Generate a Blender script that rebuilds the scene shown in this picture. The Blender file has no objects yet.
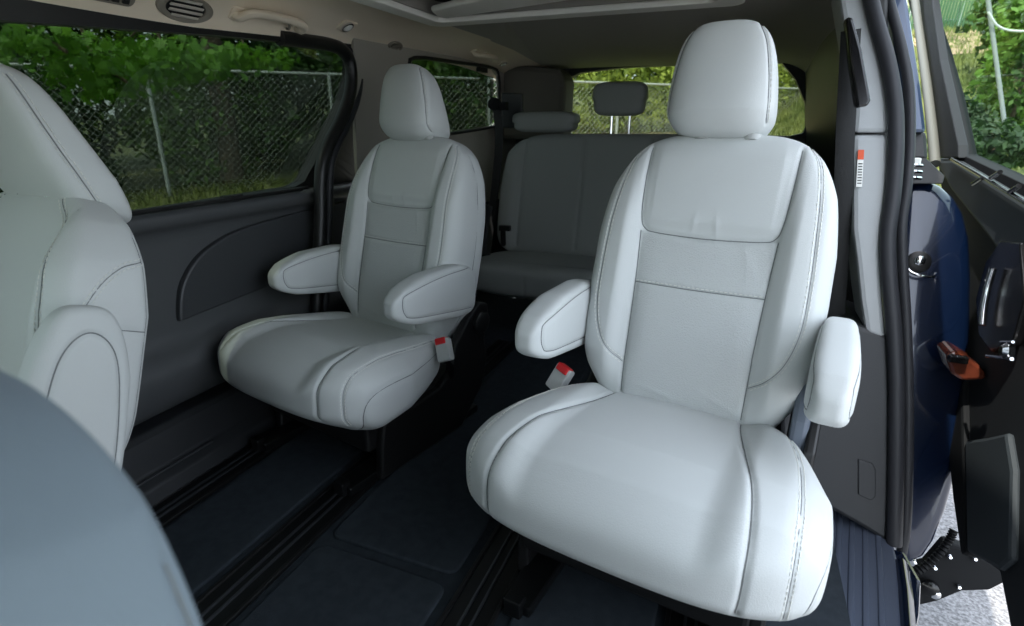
import bpy, math, random
import numpy as np
from mathutils import Vector, Matrix
from mathutils.bvhtree import BVHTree
sc = bpy.context.scene
COL = sc.collection
R_ = math.radians
rnd = random.Random(7)

# ------------------------------------------------------------------ camera, light, exposure
CX, CY, F = 512.0, 313.0, 550.0
PITCH, YAW = R_(18.87), R_(21.84)
EYE = np.array([0.0, 0.0, 1.0])
cam_data = bpy.data.cameras.new('camera'); cam = bpy.data.objects.new('camera', cam_data); COL.objects.link(cam)
cam.location = EYE; cam.rotation_euler = (R_(90) - PITCH, 0, YAW)
cam_data.sensor_width = 36.0; cam_data.lens = F / 1024.0 * 36.0; cam_data.clip_start = 0.02; cam_data.clip_end = 300
cam_data.dof.use_dof = True; cam_data.dof.focus_distance = 1.45; cam_data.dof.aperture_fstop = 4.5
sc.camera = cam

world = bpy.data.worlds.new('sky'); sc.world = world; world.use_nodes = True
wn = world.node_tree; wn.nodes.clear()
sky = wn.nodes.new('ShaderNodeTexSky'); sky.sky_type = 'NISHITA'; sky.sun_disc = False
sky.sun_elevation = R_(62); sky.sun_rotation = R_(200); sky.air_density = 1.0; sky.dust_density = 3.0; sky.ozone_density = 0.6
bright = wn.nodes.new('ShaderNodeMixRGB'); bright.inputs[0].default_value = 0.62; bright.inputs[2].default_value = (0.84, 0.92, 1.0, 1)
bgs = wn.nodes.new('ShaderNodeVectorMath'); bgs.operation = 'SCALE'; bgs.inputs['Scale'].default_value = 0.12
bg = wn.nodes.new('ShaderNodeBackground'); bg.inputs[1].default_value = 2.9
wo = wn.nodes.new('ShaderNodeOutputWorld')
wn.links.new(sky.outputs[0], bgs.inputs[0]); wn.links.new(bgs.outputs[0], bright.inputs[1])
wn.links.new(bright.outputs[0], bg.inputs[0]); wn.links.new(bg.outputs[0], wo.inputs[0])

sun_d = bpy.data.lights.new('sun', 'SUN'); sun = bpy.data.objects.new('sun', sun_d); COL.objects.link(sun)
sun_d.energy = 4.4; sun_d.angle = R_(0.6); sun_d.color = (1.0, 0.95, 0.86)
to_sun = Vector((math.sin(R_(200)) * math.cos(R_(62)), math.cos(R_(200)) * math.cos(R_(62)), math.sin(R_(62))))
sun.rotation_euler = to_sun.to_track_quat('Z', 'Y').to_euler()

vs = sc.view_settings
vs.view_transform = 'Standard'; vs.look = 'None'; vs.gamma = 1.0; vs.use_curve_mapping = False
vs.exposure = 0.66
sc.cycles.max_bounces = 10; sc.cycles.diffuse_bounces = 6; sc.cycles.transparent_max_bounces = 24
sc.cycles.use_denoising = True

# ------------------------------------------------------------------ helpers
CP, SP, CW, SW = math.cos(PITCH), math.sin(PITCH), math.cos(YAW), math.sin(YAW)
FWD = np.array([-SW * CP, CW * CP, -SP]); RGT = np.array([CW, SW, 0.0]); UPV = np.cross(RGT, FWD)
def on(px, py, O, N):
    """world point where the sight line of a photo pixel meets the plane through O with normal N"""
    O = np.array(O, float); N = np.array(N, float)
    d = FWD * F + RGT * (px - CX) + UPV * (CY - py)
    return EYE + d * (((O - EYE) @ N) / (d @ N))
def on_x(px, py, X): return on(px, py, (X, 0, 0), (1, 0, 0))
def on_y(px, py, Y): return on(px, py, (0, Y, 0), (0, 1, 0))
def on_z(px, py, Z): return on(px, py, (0, 0, Z), (0, 0, 1))

def lin(c):
    return tuple(((v / 255) / 12.92 if v / 255 <= 0.04045 else ((v / 255 + 0.055) / 1.055) ** 2.4) for v in c)
def mat(name, col, rough=0.5, metal=0.0, bump=0.0, bscale=300.0, var=0.0, vscale=8.0, coat=0.0, spec=0.5, kind='noise', emit=None, transl=0.0, col2=None):
    m = bpy.data.materials.new(name); m.use_nodes = True
    nt = m.node_tree; p = nt.nodes['Principled BSDF']
    c = lin(col) + (1,)
    p.inputs['Base Color'].default_value = c; p.inputs['Roughness'].default_value = rough; p.inputs['Metallic'].default_value = metal
    p.inputs['Specular IOR Level'].default_value = spec
    if coat: p.inputs['Coat Weight'].default_value = coat; p.inputs['Coat Roughness'].default_value = 0.05
    tc = nt.nodes.new('ShaderNodeTexCoord')
    if var or col2:
        n = nt.nodes.new('ShaderNodeTexNoise'); n.inputs['Scale'].default_value = vscale; n.inputs['Detail'].default_value = 6
        r = nt.nodes.new('ShaderNodeValToRGB'); r.color_ramp.elements[0].position = 0.35; r.color_ramp.elements[1].position = 0.65
        r.color_ramp.elements[0].color = tuple(v * (1 - var) for v in c[:3]) + (1,)
        r.color_ramp.elements[1].color = (lin(col2) + (1,)) if col2 else tuple(min(1, v * (1 + var)) for v in c[:3]) + (1,)
        nt.links.new(tc.outputs['Object'], n.inputs['Vector']); nt.links.new(n.outputs['Fac'], r.inputs[0]); nt.links.new(r.outputs[0], p.inputs['Base Color'])
    if bump:
        if kind == 'voronoi':
            t = nt.nodes.new('ShaderNodeTexVoronoi'); o = t.outputs['Distance']
        else:
            t = nt.nodes.new('ShaderNodeTexNoise'); t.inputs['Detail'].default_value = 4; o = t.outputs['Fac']
        t.inputs['Scale'].default_value = bscale
        b = nt.nodes.new('ShaderNodeBump'); b.inputs['Strength'].default_value = bump; b.inputs['Distance'].default_value = 0.002
        nt.links.new(tc.outputs['Object'], t.inputs['Vector']); nt.links.new(o, b.inputs['Height']); nt.links.new(b.outputs[0], p.inputs['Normal'])
    if transl:
        tr = nt.nodes.new('ShaderNodeBsdfTranslucent'); mx = nt.nodes.new('ShaderNodeMixShader'); mx.inputs[0].default_value = transl
        tr.inputs[0].default_value = c
        if var or col2: nt.links.new(r.outputs[0], tr.inputs[0])
        out = nt.nodes['Material Output']
        nt.links.new(p.outputs[0], mx.inputs[1]); nt.links.new(tr.outputs[0], mx.inputs[2]); nt.links.new(mx.outputs[0], out.inputs[0])
    return m
def glass_mat(name, tint, gloss=0.08, fr=0.10):
    m = bpy.data.materials.new(name); m.use_nodes = True; nt = m.node_tree; nt.nodes.clear()
    t = nt.nodes.new('ShaderNodeBsdfTransparent'); t.inputs[0].default_value = tuple(tint) + (1,)
    g = nt.nodes.new('ShaderNodeBsdfGlossy'); g.inputs['Roughness'].default_value = 0.02
    lw = nt.nodes.new('ShaderNodeLayerWeight'); lw.inputs[0].default_value = 0.25
    mr = nt.nodes.new('ShaderNodeMath'); mr.operation = 'MULTIPLY_ADD'; mr.inputs[1].default_value = fr; mr.inputs[2].default_value = gloss * 0.3
    mx = nt.nodes.new('ShaderNodeMixShader'); o = nt.nodes.new('ShaderNodeOutputMaterial')
    nt.links.new(lw.outputs['Fresnel'], mr.inputs[0]); nt.links.new(mr.outputs[0], mx.inputs[0])
    nt.links.new(t.outputs[0], mx.inputs[1]); nt.links.new(g.outputs[0], mx.inputs[2]); nt.links.new(mx.outputs[0], o.inputs[0])
    return m

M = dict(
    leather=mat('grey_leather', (201, 204, 203), 0.5, bump=0.25, bscale=420, spec=0.35),
    driver_leather_shaded=mat('grey_leather_shaded', (126, 138, 148), 0.55, bump=0.25, bscale=420, spec=0.3),  # seat leather with shade put into its colour for the near shoulder
    perf=mat('perforated_leather', (195, 198, 197), 0.55, bump=0.5, bscale=330, kind='voronoi', spec=0.3),
    seam=mat('seam_shadow_thread', (124, 127, 127), 0.8),
    stitch=mat('stitch_thread', (222, 222, 216), 0.7),
    blackp=mat('black_plastic', (20, 20, 21), 0.42, bump=0.15, bscale=500),
    blackg=mat('gloss_black', (12, 12, 13), 0.18),
    charcoal=mat('charcoal_trim', (72, 74, 76), 0.5, bump=0.3, bscale=700),
    charcoal2=mat('charcoal_soft_trim', (54, 56, 59), 0.45, bump=0.3, bscale=500),
    darktrim=mat('dark_trim', (38, 40, 43), 0.5, bump=0.25, bscale=600),
    greytrim=mat('grey_trim', (160, 163, 164), 0.55, bump=0.2, bscale=500),
    beige=mat('headliner_side', (226, 212, 190), 0.85, bump=0.25, bscale=900),
    head=mat('headliner', (166, 161, 152), 0.9, bump=0.3, bscale=900),
    headlight=mat('headliner_light', (244, 240, 230), 0.75),
    carpet=mat('carpet', (52, 58, 64), 0.95, bump=1.0, bscale=900, var=0.10, vscale=40, spec=0.1),
    rail=mat('rail_black', (16, 17, 18), 0.35, spec=0.4),
    railm=mat('rail_steel', (92, 95, 100), 0.28, metal=0.8),
    chrome=mat('chrome', (210, 212, 215), 0.12, metal=1.0),
    doorblack=mat('matte_black_door_trim', (22, 24, 26), 0.75, spec=0.15), sealgrey=mat('grey_glass_run', (88, 90, 84), 0.6), brow=mat('dark_brown_grey_trim', (96, 92, 86), 0.8),
    doorpanel=mat('door_trim_dark', (34, 37, 40), 0.7, spec=0.2, bump=.2, bscale=500), doorpanel2=mat('door_trim_slate', (52, 58, 62), 0.65, spec=0.25, bump=.2, bscale=500),
    slate=mat('slate_plastic', (92, 100, 112), 0.5),
    warmgrey=mat('warm_grey_trim', (158, 153, 144), 0.6, bump=0.2, bscale=500),
    leather3_shaded=mat('third_row_leather_shaded', (138, 142, 140), 0.55, bump=0.25, bscale=420, spec=0.3),  # same leather, darkened to put the dim rear light into its colour
    polegrey=mat('weathered_steel', (112, 118, 118), 0.6),
    armblack=mat('painted_black_steel', (9, 10, 12), 0.6, spec=0.15),
    rubber=mat('rubber_seal', (44, 45, 49), 0.5, spec=0.35),
    navy=mat('navy_paint', (8, 22, 46), 0.22, metal=0.2, coat=0.8),
    bluegrey=mat('blue_painted_pillar', (44, 62, 88), 0.3, metal=0.3, coat=0.8),
    sill=mat('sill_plastic', (66, 74, 90), 0.55, bump=0.2, bscale=600),
    red=mat('buckle_red', (205, 34, 40), 0.35),
    bgrey=mat('buckle_grey', (178, 180, 178), 0.45),
    amber=mat('amber_wood', (88, 42, 28), 0.2, coat=0.8, var=0.3, vscale=30),
    white=mat('label_white', (225, 225, 220), 0.6), orange=mat('label_orange', (214, 84, 44), 0.6), ink=mat('label_ink', (70, 70, 70), 0.7),
    lampglass=mat('lamp_lens', (225, 225, 220), 0.1, spec=0.8),
    belt=mat('belt_webbing', (22, 23, 24), 0.7, bump=0.3, bscale=300),
    asphalt=mat('sunlit_asphalt', (128, 128, 130), 0.9, bump=1.0, bscale=60, var=0.45, vscale=120),
    grass=mat('grass_ground', (84, 98, 54), 0.95, bump=1.0, bscale=20, var=0.35, vscale=3.0, col2=(122, 126, 80)),
    litter=mat('leaf_litter', (150, 128, 104), 0.95, bump=1, bscale=30, var=0.5, vscale=14),
    blade=mat('grass_blades', (104, 122, 62), 0.8, var=0.3, vscale=2, transl=0.2, col2=(146, 152, 88)),
    leaf=mat('leaf_green', (62, 104, 34), 0.6, var=0.5, vscale=1.6, transl=0.35, col2=(110, 150, 52)),
    leafd=mat('leaf_dark_green', (40, 72, 28), 0.65, var=0.45, vscale=1.2, transl=0.25, col2=(70, 108, 40)),
    leafy=mat('leaf_yellow_green', (132, 158, 62), 0.65, var=0.4, vscale=1.5, transl=0.35, col2=(190, 204, 100)),
    maple=mat('maple_leaf_green', (92, 148, 44), 0.55, var=0.3, vscale=2.5, transl=0.4, col2=(126, 178, 60)),
    bark=mat('bark', (96, 82, 68), 0.9, bump=1, bscale=30, var=0.4, vscale=10),
    galv=mat('galvanized_steel', (190, 194, 192), 0.45, metal=0.3),
    wire=mat('fence_wire', (168, 172, 168), 0.5, metal=0.2),
    slat=mat('green_privacy_slat', (58, 96, 60), 0.6),
    vent=mat('vent_trim', (128, 122, 110), 0.5), ventl=mat('vent_louvre', (196, 190, 178), 0.5),
)
M['tint'] = glass_mat('tinted_privacy_glass', (0.27, 0.30, 0.275), 0.10)
M['clear'] = glass_mat('clear_glass', (0.80, 0.86, 0.82), 0.05)
M['clear2'] = glass_mat('rear_glass', (0.55, 0.58, 0.52), 0.05)

def link(name, me, m, parent=None, smooth=True, loc=None, rot=None):
    if m is not None and not me.materials: me.materials.append(m)
    if smooth:
        me.polygons.foreach_set('use_smooth', [True] * len(me.polygons))
    o = bpy.data.objects.new(name, me); COL.objects.link(o)
    if parent: o.parent = parent
    if loc is not None: o.location = loc
    if rot is not None: o.rotation_euler = rot
    return o
def mesh(name, V, Fc):
    me = bpy.data.meshes.new(name); me.from_pydata([tuple(map(float, v)) for v in V], [], Fc); me.update(); return me
def bevel(o, w=0.004, seg=2, ang=35):
    b = o.modifiers.new('bevel', 'BEVEL'); b.width = w; b.segments = seg; b.limit_method = 'ANGLE'; b.angle_limit = R_(ang); b.harden_normals = False
    return o
def empty(name, loc, label, cat, group=None, rz=0, scale=1):
    o = bpy.data.objects.new(name, None); COL.objects.link(o); o.location = loc; o.rotation_euler = (0, 0, rz); o.scale = (scale,) * 3
    o.empty_display_size = 0.05
    return tag(o, label, cat, group)
def tag(o, label, cat=None, group=None, kind=None):
    if label: o['label'] = label
    if cat: o['category'] = cat
    if group: o['group'] = group
    if kind: o['kind'] = kind
    return o
def struct(o, label=None):
    o['kind'] = 'structure'
    if label: o['label'] = label
    return o

def catmull(P, n=8, closed=False):
    P = [np.array(p, float) for p in P]; out = []
    m = len(P); rng = range(m if closed else m - 1)
    for i in rng:
        if closed: p0, p1, p2, p3 = P[i - 1], P[i], P[(i + 1) % m], P[(i + 2) % m]
        else: p0 = P[i - 1] if i else 2 * P[0] - P[1]; p1 = P[i]; p2 = P[i + 1]; p3 = P[i + 2] if i + 2 < m else 2 * P[-1] - P[-2]
        for k in range(n):
            t = k / n
            out.append(0.5 * ((2 * p1) + (-p0 + p2) * t + (2 * p0 - 5 * p1 + 4 * p2 - p3) * t * t + (-p0 + 3 * p1 - 3 * p2 + p3) * t ** 3))
    if not closed: out.append(P[-1])
    return np.array(out)

class MB:
    """collects simple shapes into one mesh"""
    def __init__(s): s.V = []; s.F = []
    def add(s, V, Fc):
        b = len(s.V); s.V += [tuple(map(float, v)) for v in V]; s.F += [tuple(b + i for i in f) for f in Fc]
    def box(s, c, h, rot=None):
        c = np.array(c, float); V = []
        for x in (-1, 1):
            for y in (-1, 1):
                for z in (-1, 1):
                    v = np.array([x * h[0], y * h[1], z * h[2]])
                    if rot is not None: v = np.array(rot @ Vector(v))
                    V.append(c + v)
        s.add(V, [(0, 1, 3, 2), (4, 6, 7, 5), (0, 4, 5, 1), (2, 3, 7, 6), (0, 2, 6, 4), (1, 5, 7, 3)])
    def tube(s, P, r, n=8, cap=True, flat=None, up=(0, 0, 1)):
        """flat=(a,b): elliptical section"""
        P = [np.array(p, float) for p in P]; m = len(P); V = []; Fc = []
        up = np.array(up, float); prev = None
        if hasattr(r, '__len__') and len(r) != m: r = np.interp(np.linspace(0, 1, m), np.linspace(0, 1, len(r)), r)
        for i, p in enumerate(P):
            t = P[min(i + 1, m - 1)] - P[max(i - 1, 0)]; t /= (np.linalg.norm(t) + 1e-12)
            if prev is None:
                a = np.cross(up, t)
                if np.linalg.norm(a) < 1e-3: a = np.cross((1, 0, 0), t)
            else: a = prev - t * (prev @ t)
            a /= np.linalg.norm(a); b = np.cross(t, a); prev = a
            rr = r[i] if hasattr(r, '__len__') else r
            fa, fb = flat if flat else (1, 1)
            for k in range(n):
                w = 2 * math.pi * k / n
                V.append(p + a * math.cos(w) * rr * fa + b * math.sin(w) * rr * fb)
        for i in range(m - 1):
            for k in range(n):
                Fc.append((i * n + k, i * n + (k + 1) % n, (i + 1) * n + (k + 1) % n, (i + 1) * n + k))
        if cap: Fc.append(tuple(range(n))[::-1]); Fc.append(tuple((m - 1) * n + k for k in range(n)))
        s.add(V, Fc)
    def prism(s, pts, ext):
        """closed outline (3-D points) pushed along vector ext"""
        n = len(pts); P = [np.array(p, float) for p in pts]; e = np.array(ext, float)
        s.add(P + [p + e for p in P], [tuple(range(n))[::-1], tuple(range(n, 2 * n))] + [(i, (i + 1) % n, n + (i + 1) % n, n + i) for i in range(n)])
    def lathe(s, prof, c, axis, n=24):
        ax = Vector(axis).normalized(); q = Vector((0, 0, 1)).rotation_difference(ax); V = []; Fc = []
        for r, h in prof:
            for k in range(n):
                w = 2 * math.pi * k / n; V.append(Vector(c) + q @ Vector((r * math.cos(w), r * math.sin(w), h)))
        for i in range(len(prof) - 1):
            for k in range(n): Fc.append((i * n + k, i * n + (k + 1) % n, (i + 1) * n + (k + 1) % n, (i + 1) * n + k))
        Fc.append(tuple(range(n))[::-1]); Fc.append(tuple((len(prof) - 1) * n + k for k in range(n)))
        s.add(V, Fc)
    def build(s, name, m, parent=None, smooth=False, bev=0, ang=35, loc=None):
        me = mesh(name, s.V, s.F)
        import bmesh
        bm = bmesh.new(); bm.from_mesh(me); bmesh.ops.recalc_face_normals(bm, faces=bm.faces); bm.to_mesh(me); bm.free()
        o = link(name, me, m, parent, smooth, loc)
        if bev: bevel(o, bev, 2, ang)
        if smooth:
            try: me.set_sharp_from_angle(angle=R_(40))
            except Exception: pass
        return o

def ring(outer, inner, ext, n=96):
    """slab with a hole; outlines 2-D lists mapped by the caller afterwards. returns V (2-D + side flag), F"""
    inner = np.array(inner, float); outer = np.array(outer, float); c = inner.mean(0)
    def cast(poly, w):
        d = np.array([math.cos(w), math.sin(w)]); best = None
        for i in range(len(poly)):
            a, b = poly[i], poly[(i + 1) % len(poly)]; e = b - a
            den = d[0] * e[1] - d[1] * e[0]
            if abs(den) < 1e-12: continue
            q = a - c; t = (q[0] * e[1] - q[1] * e[0]) / den; u = (q[0] * d[1] - q[1] * d[0]) / den
            if t > 0 and -1e-9 <= u <= 1 + 1e-9: best = t if best is None else max(best, t)
        return c + d * best
    angs = set(np.linspace(-math.pi, math.pi, n, endpoint=False))
    for p in list(outer) + list(inner): angs.add(math.atan2(p[1] - c[1], p[0] - c[0]))
    angs = sorted(angs)
    return [cast(outer, w) for w in angs], [cast(inner, w) for w in angs]
def ring_slab(name, outer, inner, fmap, m, parent=None, bev=0.0):
    """fmap(u, v, side) -> 3-D, side 0 / 1 = the two faces"""
    o, i = ring(outer, inner, None); n = len(o); V = []
    for side in (0, 1):
        V += [fmap(p[0], p[1], side) for p in o] + [fmap(p[0], p[1], side) for p in i]
    Fc = []
    for k in range(n):
        j = (k + 1) % n
        Fc += [(k, j, n + j, n + k), (2 * n + k, 3 * n + k, 3 * n + j, 2 * n + j), (k, 2 * n + k, 2 * n + j, j), (n + k, n + j, 3 * n + j, 3 * n + k)]
    mb = MB(); mb.add(V, Fc); return mb.build(name, m, parent, bev=bev)
def rrect(x0, y0, x1, y1, r, n=6):
    P = []
    for cx, cy, a in ((x1 - r, y1 - r, 0), (x0 + r, y1 - r, 90), (x0 + r, y0 + r, 180), (x1 - r, y0 + r, 270)):
        for k in range(n + 1):
            w = R_(a + 90 * k / n); P.append((cx + r * math.cos(w), cy + r * math.sin(w)))
    return P

# ---- upholstered block: rounded, warped, with sewn seams
def grid_cube(nx, ny, nz):
    V = []; Fc = []; idx = {}
    def vid(i, j, k):
        key = (i, j, k)
        if key not in idx:
            idx[key] = len(V); V.append((2 * i / nx - 1, 2 * j / ny - 1, 2 * k / nz - 1))
        return idx[key]
    for i in range(nx):
        for j in range(ny):
            Fc.append((vid(i, j, 0), vid(i, j + 1, 0), vid(i + 1, j + 1, 0), vid(i + 1, j, 0)))
            Fc.append((vid(i, j, nz), vid(i + 1, j, nz), vid(i + 1, j + 1, nz), vid(i, j + 1, nz)))
    for i in range(nx):
        for k in range(nz):
            Fc.append((vid(i, 0, k), vid(i + 1, 0, k), vid(i + 1, 0, k + 1), vid(i, 0, k + 1)))
            Fc.append((vid(i, ny, k), vid(i, ny, k + 1), vid(i + 1, ny, k + 1), vid(i + 1, ny, k)))
    for j in range(ny):
        for k in range(nz):
            Fc.append((vid(0, j, k), vid(0, j, k + 1), vid(0, j + 1, k + 1), vid(0, j + 1, k)))
            Fc.append((vid(nx, j, k), vid(nx, j + 1, k), vid(nx, j + 1, k + 1), vid(nx, j, k + 1)))
    return np.array(V), Fc
def sstep(a, b, x):
    t = np.clip((x - a) / (b - a), 0, 1); return t * t * (3 - 2 * t)
def padded(name, n, k, warp, m, parent, seams=(), loc=(0, 0, 0), rot=(0, 0, 0), insert=None):
    """seams: dicts pts (3-D polyline points), dir (cast direction), depth, sig, stitch ('none','one','two'), line"""
    V, Fc = grid_cube(*n)
    r = (np.abs(V) ** k).sum(1) ** (1.0 / k); V = V / r[:, None]
    V = warp(V)
    me = mesh(name, V, Fc)
    bvh = BVHTree.FromPolygons([Vector(v) for v in V], Fc)
    nrm = np.zeros(len(V) * 3); me.vertices.foreach_get('normal', nrm); nrm = nrm.reshape(-1, 3)
    lines = []
    disp = np.zeros(len(V))
    for s in seams:
        P = catmull(s['pts'], 14, s.get('closed', False)) if s.get('curve', True) else np.array(s['pts'], float)
        if s.get('closed'): P = np.vstack([P, P[:1]])
        d = Vector(s['dir']).normalized(); Q = []
        for p in P:
            h = bvh.ray_cast(Vector(p) - d * 1.0, d)
            if h[0] is not None: Q.append(np.array(h[0]))
        if len(Q) < 2: continue
        # resample
        Q = np.array(Q); seg = np.linalg.norm(np.diff(Q, axis=0), axis=1); cum = np.concatenate([[0], np.cumsum(seg)])
        cnt = max(8, int(cum[-1] / 0.005)); tt = np.linspace(0, cum[-1], cnt); Q = np.stack([np.interp(tt, cum, Q[:, a]) for a in range(3)], 1)
        dep, sig = s.get('depth', 0.004), s.get('sig', 0.005)
        dm = np.full(len(V), 9.0)
        near = np.where((V > Q.min(0) - 0.03).all(1) & (V < Q.max(0) + 0.03).all(1))[0]
        for c0 in range(0, len(near), 4000):
            ix = near[c0:c0 + 4000]; dm[ix] = np.sqrt(((V[ix][:, None, :] - Q[None]) ** 2).sum(2)).min(1)
        disp = np.minimum(disp, -dep * np.exp(-(dm / sig) ** 2))
        lines.append((s, Q, d))
    V2 = V + nrm * disp[:, None]
    me.vertices.foreach_set('co', V2.ravel()); me.update()
    me.materials.append(m)
    o = link(name, me, m, parent, True, loc, rot)
    if insert:
        me.materials.append(insert[0]); cen = np.zeros(len(me.polygons) * 3); me.polygons.foreach_get('center', cen); cen = cen.reshape(-1, 3)
        me.polygons.foreach_set('material_index', insert[1](cen).astype(int)); me.update()
    bvh2 = BVHTree.FromPolygons([Vector(v) for v in V2], Fc)
    sm = MB(); st = MB()
    for s, Q, d in lines:
        T = np.gradient(Q, axis=0)
        def snap(P):
            out = []
            for p in P:
                h = bvh2.find_nearest(Vector(p)); out.append((np.array(h[0]), np.array(h[1])))
            return out
        if s.get('line', True):
            base0 = [np.array(bvh.find_nearest(Vector(p))[1]) for p in Q]
            nb = np.array(base0); ker = np.ones(5) / 5
            nb = np.stack([np.convolve(np.pad(nb[:, a], 2, mode='edge'), ker, 'valid') for a in range(3)], 1)
            pts = Q - nb * (s.get('depth', 0.004) * 0.80)
            if s.get('closed'): pts[-1] = pts[0]
            sm = MB(); sm.tube(pts, s.get('lr', 0.0012), 5); sm.build('seam', M['seam'], o, smooth=True)
        sides = {'none': (), 'one': (1,), 'other': (-1,), 'two': (-1, 1)}[s.get('stitch', 'none')]
        for sd in sides:
            off = s.get('off', 0.006); P2 = []
            base = snap(Q)
            for i in range(len(Q)):
                nn = base[i][1]; t = T[i] / (np.linalg.norm(T[i]) + 1e-9); c = np.cross(nn, t); c /= (np.linalg.norm(c) + 1e-9)
                P2.append(Q[i] + c * off * sd)
            P2 = [p + nn * 0.0006 for p, nn in snap(P2)]
            st = MB()
            for i in range(0, len(P2) - 1, 2): st.tube([P2[i], P2[i] * .25 + P2[i + 1] * .75, P2[i] * -.3 + P2[i + 1] * 1.3], 0.0010, 4)
            st.build('stitching', M['stitch'], o, smooth=True)
    return o

# ------------------------------------------------------------------ ground outside
ZG = -0.42
def gz(x, y):
    z = ZG + 0.12 * max(0, y - 5.5) + 0.17 * max(0, y - 4.5) * float(sstep(0.0, 3.5, x))
    if y > 22: z += 0
    return z
def terrain(name, x0, x1, y0, y1, nx, ny, f, m, dz=0.0):
    V = []; Fc = []
    for j in range(ny + 1):
        for i in range(nx + 1):
            x = x0 + (x1 - x0) * i / nx; y = y0 + (y1 - y0) * j / ny; V.append((x, y, f(x, y) + dz + rnd.uniform(-.015, .015)))
    for j in range(ny):
        for i in range(nx):
            a = j * (nx + 1) + i; Fc.append((a, a + 1, a + nx + 2, a + nx + 1))
    return link(name, mesh(name, V, Fc), m)
g = terrain('ground', -30, 30, 3.6, 40, 90, 60, lambda x, y: gz(x, y), M['grass']); struct(g, 'grassy bank behind and beside the van')
g = terrain('ground_left', -30, -5.5, -20, 3.7, 30, 30, lambda x, y: ZG, M['grass']); struct(g, 'flat grass to the left of the van')
mb = MB(); mb.box((7.0, -8.0, ZG - 0.04), (12.6, 11.85, 0.03)); struct(mb.build('asphalt', M['asphalt']), 'sunlit asphalt beside the van')

# ------------------------------------------------------------------ van shell
mb = MB(); mb.box((-0.565, 1.5, -0.03), (0.90, 2.15, 0.03)); struct(mb.build('floor', M['carpet']), 'dark grey carpeted van floor')

# headliner with the sunroof opening, side coves
def zc(y): return 1.375 - 0.05 * float(sstep(2.7, 3.6, y))
op = rrect(-1.085, 0.55, -0.12, 2.00, 0.03)
def cf(u, v, side): return (u, v, zc(v) + 0.05 * side)
ring_slab_o = ring_slab('ceiling', [(-1.16, -0.62), (0.06, -0.62), (0.06, 3.62), (-1.16, 3.62)], op, cf, M['head']); struct(ring_slab_o, 'grey beige headliner')
def cove(name, sx, m):
    prof = [(0.575, 1.375), (0.66, 1.372), (0.74, 1.352), (0.80, 1.315), (0.832, 1.278), (0.843, 1.245)]
    V = []; Fc = []; ys = np.linspace(-0.62, 3.62, 40); prof = catmull(prof, 4); n = len(prof)
    for y in ys:
        top = float(sstep(0.9, 2.6, y)) * 0.055
        lim = 0.745 if (sx > 0 and y < 2.0) else 9
        for r_, z_ in prof:
            k = (1.375 - z_) / 0.16
            if r_ > lim: r_, z_ = lim, 1.350
            V.append((-0.565 + sx * r_, y, z_ + top * k + (zc(y) - 1.375)))
        for r_, z_ in prof:
            k = (1.375 - z_) / 0.16
            if r_ > lim: r_, z_ = lim, 1.350
            V.append((-0.565 + sx * (r_ + 0.012), y, z_ + top * k + (zc(y) - 1.375) + 0.05))
    for i in range(len(ys) - 1):
        a = i * 2 * n; b = a + 2 * n
        for k in range(n - 1):
            Fc += [(a + k, a + k + 1, b + k + 1, b + k), (a + n + k, b + n + k, b + n + k + 1, a + n + k + 1)]
        Fc.append((a + n - 1, a + 2 * n - 1, b + 2 * n - 1, b + n - 1)); Fc.append((a, b, b + n, a + n))
    mb = MB(); mb.add(V, Fc); return mb.build(name, m, smooth=True)
struct(cove('ceiling_left', -1, M['beige']), 'beige curved headliner edge over the left windows')
struct(cove('ceiling_right', 1, M['head']), 'curved headliner edge over the sliding door opening')

mb = MB(); mb.prism([(-1.50, y, z) for y, z in ((-1.25, 0.0), (-0.80, 0.0), (-0.72, 0.45), (-0.66, 0.74), (-0.74, 0.80), (-1.35, 0.84), (-1.35, 0.0))], (1.86, 0, 0)); struct(mb.build('wall_front', M['charcoal'], bev=0.02), 'unseen dark dashboard across the front of the cabin')  # dashboard out of view, added to cut the light from the front
mb = MB(); mb.prism([(-1.50, y, z) for y, z in ((-0.62, 1.375), (-0.62, 1.44), (-1.05, 1.26), (-1.03, 1.20))], (1.86, 0, 0)); struct(mb.build('ceiling_front', M['head'], bev=0.01), 'unseen headliner edge above the windscreen')  # header out of view, added with the dashboard to narrow the front light
mb = MB(); mb.prism([(-1.48, y, z) for y, z in ((-1.04, 1.23), (-1.05, 1.23), (-1.32, 0.84), (-1.31, 0.84))], (1.82, 0, 0)); struct(mb.build('window_3', M['clear']), 'windscreen')

mb = MB(); mb.box((-0.56, 0.62, 1.475), (0.95, 1.62, 0.012)); struct(mb.build('roof', M['navy'], bev=0.01), 'unseen outer roof panel')  # added above the headliner, widened to shade the right pillar
def rw(u, v, side): return (0.345 - 0.10 * float(sstep(0.7, 1.4, v)) + 0.05 * side, u, v)
win4 = rrect(-0.50, 0.78, -0.02, 1.18, 0.05)
o = ring_slab('door_3', [(-0.95, 0.0), (0.12, 0.0), (0.12, 1.42), (-0.95, 1.42)], win4, rw, M['charcoal'], bev=0.004); struct(o, 'unseen closed front right door')  # door out of view, added to reduce light entering beside the front seats
mb = MB(); V = [(rw(y, z, 0)[0] + 0.03, y, z) for y, z in win4]; mb.add(V + [(x + 0.005, y, z) for x, y, z in V], [tuple(range(len(V))), tuple(range(len(V), 2 * len(V)))]); mb.build('window_pane', M['clear'], o)
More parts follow.
